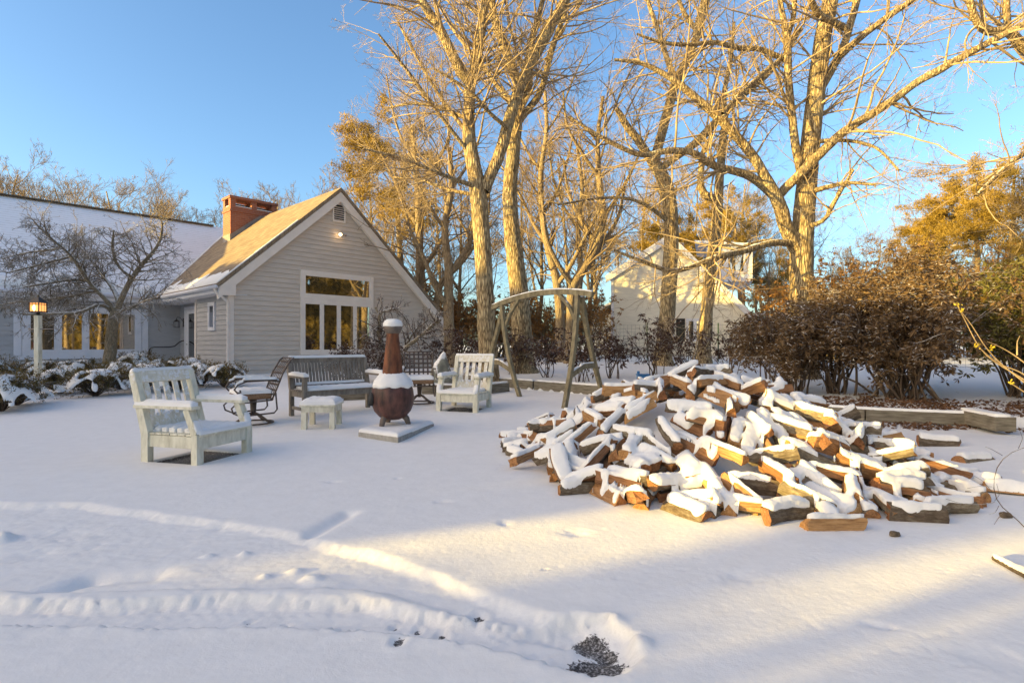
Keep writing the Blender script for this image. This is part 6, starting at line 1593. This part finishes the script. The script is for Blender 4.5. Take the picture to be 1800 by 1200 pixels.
def log_mesh(k, seed):
    "split log: torn faces, curved bark side, darker end grain"
    sec, L = log_section(k); R = np.random.default_rng(seed); t = k % 8
    # subdivide the section
    pts = []; bark = []
    n0 = len(sec)
    for i in range(n0):
        a, b = sec[i], sec[(i+1) % n0]; l = math.hypot(b[0]-a[0], b[1]-a[1]); m = max(1, int(l/.03))
        isb = (t in (0, 3, 6) and 1 <= i <= 3) or (t in (1, 4) and i < n0-1) or t == 5 or (t == 7 and i in (2, 3))
        for j in range(m): u = j/m; pts.append((a[0]+(b[0]-a[0])*u, a[1]+(b[1]-a[1])*u)); bark.append(isb)
    n = len(pts); nl = 9; V = []; ph = R.uniform(0, 6, 4); tw = R.normal(0, .12); bow = R.normal(0, .012); tp = R.uniform(-.18, .18); sl = R.normal(0, .22, 4)
    jit = R.normal(0, .0035, n)
    for s in range(nl+1):
        u = s/nl; x = (u-.5)*L
        for i, (a, b) in enumerate(pts):
            q = (1+.08*math.sin(u*5+ph[0])+.05*math.sin(i*1.7+ph[1]+u*3)+jit[i]*8)*(1+tp*(u-.5)); an = tw*(u-.5)
            e = .004*R.normal() if 0 < s < nl else .006*R.normal()
            V.append((x+((e*1.5+a*sl[0 if s else 1]+b*sl[2 if s else 3]) if s in (0, nl) else 0), (a*math.cos(an)-b*math.sin(an))*q+bow*math.sin(math.pi*u)+.0015*R.normal(), (a*math.sin(an)+b*math.cos(an))*q+.0015*R.normal()))
    Fc = []; mi = []
    for s in range(nl):
        for i in range(n): Fc.append((s*n+i, s*n+(i+1) % n, (s+1)*n+(i+1) % n, (s+1)*n+i)); mi.append(1 if bark[i] else 0)
    Fc.append(tuple(range(n))[::-1]); Fc.append(tuple(nl*n+i for i in range(n))); mi += [2, 2]
    return V, Fc, mi
HX, HY2 = 0.0, 0.05
objs = []; allv = []; allf = []; own = []
meshes = {}
logs = []
for i, (k, x, y, z, a, b, c) in enumerate(PILE):
    vk = (k, i % 5)
    if vk not in meshes:
        V, Fc, mi = log_mesh(k, k*10+i % 5); me = bpy.data.meshes.new('split_log'); me.from_pydata(V, [], Fc)
        for m in ('split_wood', 'log_bark', 'end_grain'): me.materials.append(M[m])
        me.polygons.foreach_set('material_index', mi)
        import bmesh
        bm = bmesh.new(); bm.from_mesh(me); bmesh.ops.recalc_face_normals(bm, faces=bm.faces); bm.to_mesh(me); bm.free()
        meshes[vk] = (me, V, Fc)
    me, V, Fc = meshes[vk]
    if x < -.15 or (x < .25 and y < 5.6) or (y < 3.75 and x < 2): continue
    x = 2.1+(x-2.1)*.93+HX; y = 5.9+(y-5.9)*.94+HY2
    zz = z+float(ground(np.array([x]), np.array([y]))[0][0])-.02
    mw = Matrix.Translation((x, y, zz)) @ Euler((a, b, c)).to_matrix().to_4x4()
    logs.append([i, k, mw, me]); W4 = np.array(mw); VV = np.array(V) @ W4[:3, :3].T+W4[:3, 3]
    n = len(allv); allv += [tuple(v) for v in VV]; allf += [tuple(q+n for q in f) for f in Fc]; own += [i]*len(Fc)
# extra lone logs around the foot, read off the photograph: px, py, kind, yaw, tilt
for (px, py, k, yaw, roll) in [(1205, 905, 1, -58, .4), (1680, 842, 2, -4, .1), (1300, 902, 7, -14, 3.1), (1385, 915, 4, 24, 1.0), (1450, 910, 3, 76, .8), (1222, 868, 0, -30, 2.2), (930, 768, 2, -18, .1), (1020, 826, 2, -4, 0), (1170, 870, 1, 6, .3), (1670, 905, 5, 10, 0), (1610, 915, 3, -12, 2.0), (1540, 893, 2, 2, .2), (1100, 850, 4, 14, .5), (1650, 790, 4, -20, 1), (1350, 862, 2, 82, .2), (1280, 860, 4, 84, 1.4), (1130, 800, 5, 20, 0), (1480, 850, 6, -35, 1.7), (1010, 800, 4, 60, .3)]:
    k2 = k+8 if (px//10) % 2 else k; cx, cy = gp(px, py); zz = gz(cx, cy)+.05
    i = 1000+px; V, Fc, mi = log_mesh(k2, px); me = bpy.data.meshes.new('split_log'); me.from_pydata(V, [], Fc)
    for m in ('split_wood', 'log_bark', 'end_grain'): me.materials.append(M[m])
    me.polygons.foreach_set('material_index', mi); bm = bmesh.new(); bm.from_mesh(me); bmesh.ops.recalc_face_normals(bm, faces=bm.faces); bm.to_mesh(me); bm.free()
    mw = Matrix.Translation((cx, cy, zz)) @ Euler((roll, .04, R_(yaw))).to_matrix().to_4x4()
    logs.append([i, k2, mw, me]); W4 = np.array(mw); VV = np.array(V) @ W4[:3, :3].T+W4[:3, 3]
    n = len(allv); allv += [tuple(v) for v in VV]; allf += [tuple(q+n for q in f) for f in Fc]; own += [i]*len(Fc)
bv = BVHTree.FromPolygons(allv, allf)
# more split wood down in the hollows of the heap
rf = random.Random(31); cand = []
for gi in range(70):
    for gj in range(70):
        x = -.2+4.9*gi/70; y = 3.7+4.6*gj/70; r = math.hypot((x-2.1)/2.05, (y-5.9)/2.05)
        if r > 1: continue
        core = .84*max(0, 1-r**1.5)+gz(x, y)*0; h = bv.ray_cast(Vector((x, y, 4)), Vector((0, 0, -1)))
        if (h[0].z if h[0] is not None else 0) < core+.06: cand.append((x, y, core))
rf.shuffle(cand); got = []
for x, y, core in cand:
    if all(math.hypot(x-a, y-b) > .15 for a, b in got):
        got.append((x, y))
        if len(got) > 42: break
        k = rf.randrange(16); V, Fc, mi = log_mesh(k, 900+len(got)); me = bpy.data.meshes.new('split_log'); me.from_pydata(V, [], Fc)
        for m in ('split_wood', 'log_bark', 'end_grain'): me.materials.append(M[m])
        me.polygons.foreach_set('material_index', mi); bm = bmesh.new(); bm.from_mesh(me); bmesh.ops.recalc_face_normals(bm, faces=bm.faces); bm.to_mesh(me); bm.free()
        mw = Matrix.Translation((x, y, core+gbase(np.array(x), np.array(y))+.04+.05*rf.random())) @ Euler((rf.uniform(0, 6.28), rf.gauss(0, .3), rf.uniform(0, 6.28))).to_matrix().to_4x4()
        i = 3000+len(got); logs.append([i, k, mw, me]); W4 = np.array(mw); VV = np.array(V) @ W4[:3, :3].T+W4[:3, 3]
        n = len(allv); allv += [tuple(v) for v in VV]; allf += [tuple(q+n for q in f) for f in Fc]; own += [i]*len(Fc)
print('filler', len(got))
bv = BVHTree.FromPolygons(allv, allf)
own = np.array(own)
# snow height field over the whole heap
res = .0135; xs = np.arange(-.7, 5.3, res); ys = np.arange(3.2, 8.7, res)
nx, ny = len(xs), len(ys); H = np.full((ny, nx), np.nan); ID = np.full((ny, nx), -1); NZ = np.zeros((ny, nx)); dn = Vector((0, 0, -1))
GX, GY = np.meshgrid(xs, ys); GH = ground(GX.ravel(), GY.ravel())[0].reshape(ny, nx)
for j in range(ny):
    for i in range(nx):
        h = bv.ray_cast(Vector((xs[i], ys[j], 4)), dn)
        if h[0] is not None and h[0].z > GH[j, i]+.004:
            H[j, i] = h[0].z; ID[j, i] = own[h[2]]; NZ[j, i] = abs(h[1].z)
steep = NZ < .42+.3*fbm(GX*11, GY*11, 55, 3)
Hs = np.where(steep, np.nan, H)
# drifted snow that fills the gaps low between the logs
okL = ~np.isnan(H); Hf = np.where(okL, H, GH)
lowm = Hf.copy()
for _ in range(9):
    Pq = np.pad(lowm, 1, mode='edge'); lowm = np.minimum(np.minimum(Pq[:-2, 1:-1], Pq[2:, 1:-1]), np.minimum(np.minimum(Pq[1:-1, :-2], Pq[1:-1, 2:]), lowm))
for _ in range(8):
    Pq = np.pad(lowm, 1, mode='edge'); lowm = (Pq[:-2, 1:-1]+Pq[2:, 1:-1]+Pq[1:-1, :-2]+Pq[1:-1, 2:]+Pq[1:-1, 1:-1])/5
drift = lowm-.03+.035*np.clip(fbm(GX*2.3, GY*2.3, 61, 3)+.1, -1, 1)
# open dark hollows stay in the heap
holes = fbm(GX*3.1, GY*3.1, 77, 2) < -.19
drift = np.where(holes & (drift > GH+.06), drift-.14, drift)
rr_c = np.hypot((GX-2.1)/1.95, (GY-5.9)/1.95); coreh = np.where(rr_c < 1, .84*np.clip(1-rr_c**1.5, 0, 1)-.2+.03*fbm(GX*5, GY*5, 62, 3), -1)+GH; drift = np.maximum(drift, coreh)
dk = drift > GH+.002
st = 3
fastm = grid_mesh('snow_drift', xs[::st], ys[::st], np.where(dk, drift, GH-.03)[::st, ::st], GH[::st, ::st], np.ones_like(dk)[::st, ::st], 9, None, 'snow')
tag(fastm, 'snow drifted down between the heaped logs', 'snow', None, 'stuff')
# logs below the drift do not show their tops
okc = ~np.isnan(Hs)
Hc = np.where(okc, Hs, np.nan)
okc, th, edge = thick(Hc, res, .05, .04, 5, .045, xs, ys)
Z = np.where(okc, Hc+np.maximum(th, .022*(okc & edge)), np.nan); Z = smooth_(Z, okc, .05, 2)+.006*fbm(GX*38, GY*38, 88, 2)
# faces
Zq = Z; stq = np.stack([Zq[:-1, :-1], Zq[:-1, 1:], Zq[1:, 1:], Zq[1:, :-1]]); gm = ~np.isnan(stq).any(0)
tmp = np.where(np.isnan(stq), 0, stq); gm &= (tmp.max(0)-tmp.min(0)) < .062
XYr = round_rim(xs, ys, gm, 6)
idq = ID[:-1, :-1]
# bare patches: some split faces were knocked clean
# --------- visibility for the labels
cam0 = Vector((0, 0, CAMZ)); info = []
for (i, k, mw, me) in logs:
    vis = 0; seen = 0
    for v in list(me.vertices)[::2]:
        w = mw @ v.co; d = w-cam0; h = bv.ray_cast(cam0, d.normalized(), d.length-.012)
        if h[0] is None: vis += 1
        hz = bv.ray_cast(Vector((w.x, w.y, 4)), dn)
        if hz[0] is not None and own[hz[2]] == i: seen += 1
    info.append((vis, seen))
ctr = [(l[2].translation.x/l[2].translation.y*F+900, HY-(l[2].translation.z-CAMZ)/l[2].translation.y*F) for l in logs]
def zone(i):
    px, py = ctr[i]
    top = np.interp(px, [880, 1000, 1200, 1290, 1460, 1600, 1740], [755, 690, 645, 640, 690, 750, 810]); bt_ = np.interp(px, [880, 1000, 1150, 1300, 1450, 1650, 1740], [775, 830, 905, 925, 930, 915, 860])
    f = (py-top)/max(30, bt_-top); r = 'crest' if f < .2 else 'upper slope' if f < .42 else 'middle slope' if f < .64 else 'lower slope' if f < .85 else 'foot'
    c = 'left end' if px < 1060 else 'left half' if px < 1210 else 'centre' if px < 1360 else 'right half' if px < 1520 else 'right end'
    return r, c
bykey = collections.defaultdict(list)
for n_, (i, k, mw, me) in enumerate(logs):
    if info[n_][0] > 0: bykey[(KIND[k % 8], *zone(n_))].append((ctr[n_][0], n_))
lab = {}
for (kd, r, c), L in bykey.items():
    L.sort()
    for o_n, (_, n_) in enumerate(L):
        w = 'only %s log' % kd if len(L) == 1 else '%s %s log from the left' % (ORD[o_n], kd)
        lab[n_] = '%s, snow topped, on the heap\'s %s, %s' % (w, r, c)
GRP = 'split firewood logs in the snowy heap'
nlog = 0; drop = 0
nvis = sum(1 for q in info if q[0] > 0); far_ = sorted([q[1] for q in info if q[0] == 0], reverse=True); room = max(0, 300-nvis); cut = max(2, far_[room-1]) if 0 < room <= len(far_) else 2
for n_, (i, k, mw, me) in enumerate(logs):
    sel = (idq == i)
    if info[n_][0] == 0 and info[n_][1] <= cut: drop += 1; continue
    o = bpy.data.objects.new('split_log', me); COL.objects.link(o); o.matrix_world = mw
    if n_ in lab: tag(o, lab[n_], 'firewood', GRP)
    else: tag(o, 'snow covered log on the hidden far side of the heap', 'firewood', 'firewood on the far side of the heap')
    nlog += 1
    c = grid_mesh('snow_cap', xs, ys, Z, np.where(okc, Hc, 0), okc, .065, None, 'snow', sel=sel & gm, gmask=gm, XY=XYr)
    if c is not None:
        # into the log's own space
        inv = np.array(mw.inverted()); co = np.empty(len(c.data.vertices)*3, np.float32); c.data.vertices.foreach_get('co', co); co = co.reshape(-1, 3) @ inv[:3, :3].T+inv[:3, 3]
        c.data.vertices.foreach_set('co', co.astype(np.float32).ravel()); c.data.update(); c.parent = o
print('logs', nlog, 'dropped', drop, 'far', sum(1 for o in COL.objects if o.get('group') == 'firewood on the far side of the heap'))
# ================================================================ unseen screens added to shade the yard and darken window reflections
SL_ = 'stepped evergreen screen added outside the picture to shade the yard in bands'
screen('added_screen', SL_, -25, [(3.45, 3.85, 5.3), (3.85, 4.35, 6.5), (4.35, 7.4, 7.6), (7.4, 14, 7.8), (14, 20, 7.7), (20, 34, 5.2), (2.62, 3.45, 4.2), (1.98, 2.62, 6.4), (1.35, 1.98, 4.5), (.6, 1.35, 5.4), (-.6, .6, 4.6), (-6, -.6, 6.7)], 5)  # heights stepped so that this added blocker lets sun through in bands
def screen_line(a, b, h, seed):
    global SD, SN
    s0, s1 = SD, SN; v = np.array(b, float)-np.array(a, float); L = np.linalg.norm(v); SN = v/L; SD = np.array([SN[1], -SN[0]])
    q = float(np.dot(a, SD)); p = float(np.dot(a, SN))
    screen('added_screen', 'dense evergreen screen added outside the picture on the right to darken the window reflections', q, [(p+i*L/5, p+(i+1)*L/5, h*(1+.25*math.sin(i*2.1+seed))) for i in range(5)], seed, 'needle_mid'); SD, SN = s0, s1
screen_line((34, 12), (30, -14), 10, 6); screen_line((30, -14), (14, -34), 10, 7)  # backdrop added out of view for darker panes
# ================================================================ sun, sky, camera
EL = R_(9.0); AZM = math.atan2(-.925, -.38)      # direction to the sun (x, y)
sd = Vector((-.925*math.cos(EL), -.38*math.cos(EL), math.sin(EL))).normalized()
w = bpy.data.worlds.new('World'); SC.world = w; w.use_nodes = True; nt = w.node_tree
sky = nt.nodes.new('ShaderNodeTexSky'); sky.sky_type = 'NISHITA'; sky.sun_disc = False; sky.sun_elevation = EL; sky.sun_rotation = AZM; sky.air_density = 1.0; sky.dust_density = 1.6; sky.ozone_density = 2.0; sky.altitude = 0
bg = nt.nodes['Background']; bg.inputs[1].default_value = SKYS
# blue of the clear evening sky, plus a warm lobe added sunward to fill the shade
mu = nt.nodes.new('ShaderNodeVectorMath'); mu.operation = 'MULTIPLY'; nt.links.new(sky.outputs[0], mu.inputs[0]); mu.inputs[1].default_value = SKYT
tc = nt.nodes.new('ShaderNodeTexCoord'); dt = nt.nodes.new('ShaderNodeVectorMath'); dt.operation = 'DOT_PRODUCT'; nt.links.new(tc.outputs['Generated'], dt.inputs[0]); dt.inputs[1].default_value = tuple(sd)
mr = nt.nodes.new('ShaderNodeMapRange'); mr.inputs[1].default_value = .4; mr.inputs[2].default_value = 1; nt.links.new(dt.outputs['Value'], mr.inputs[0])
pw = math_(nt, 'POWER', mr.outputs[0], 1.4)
sc_ = nt.nodes.new('ShaderNodeVectorMath'); sc_.operation = 'SCALE'; sc_.inputs[0].default_value = FILL_GLOW; nt.links.new(pw, sc_.inputs['Scale'])
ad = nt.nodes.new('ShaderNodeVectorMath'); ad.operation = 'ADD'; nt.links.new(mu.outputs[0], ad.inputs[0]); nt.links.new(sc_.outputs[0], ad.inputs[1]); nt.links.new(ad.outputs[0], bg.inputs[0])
sl = bpy.data.lights.new('sun', 'SUN'); sl.energy = SUNS; sl.angle = R_(.6); sl.color = SUNC; so = bpy.data.objects.new('sun', sl); COL.objects.link(so)
so.rotation_euler = (-sd).to_track_quat('-Z', 'Y').to_euler()
cam = bpy.data.cameras.new('camera'); co_ = bpy.data.objects.new('camera', cam); COL.objects.link(co_); SC.camera = co_
co_.location = (0, 0, CAMZ); co_.rotation_euler = (math.pi/2, 0, 0); cam.sensor_width = 36; cam.lens = F/1800*36; cam.clip_end = 2000; cam.clip_start = .05
cam.shift_y = (HY-600)/1800
SC.view_settings.view_transform = 'Standard'; SC.view_settings.look = 'None'; SC.view_settings.gamma = 1; SC.view_settings.exposure = EXPO
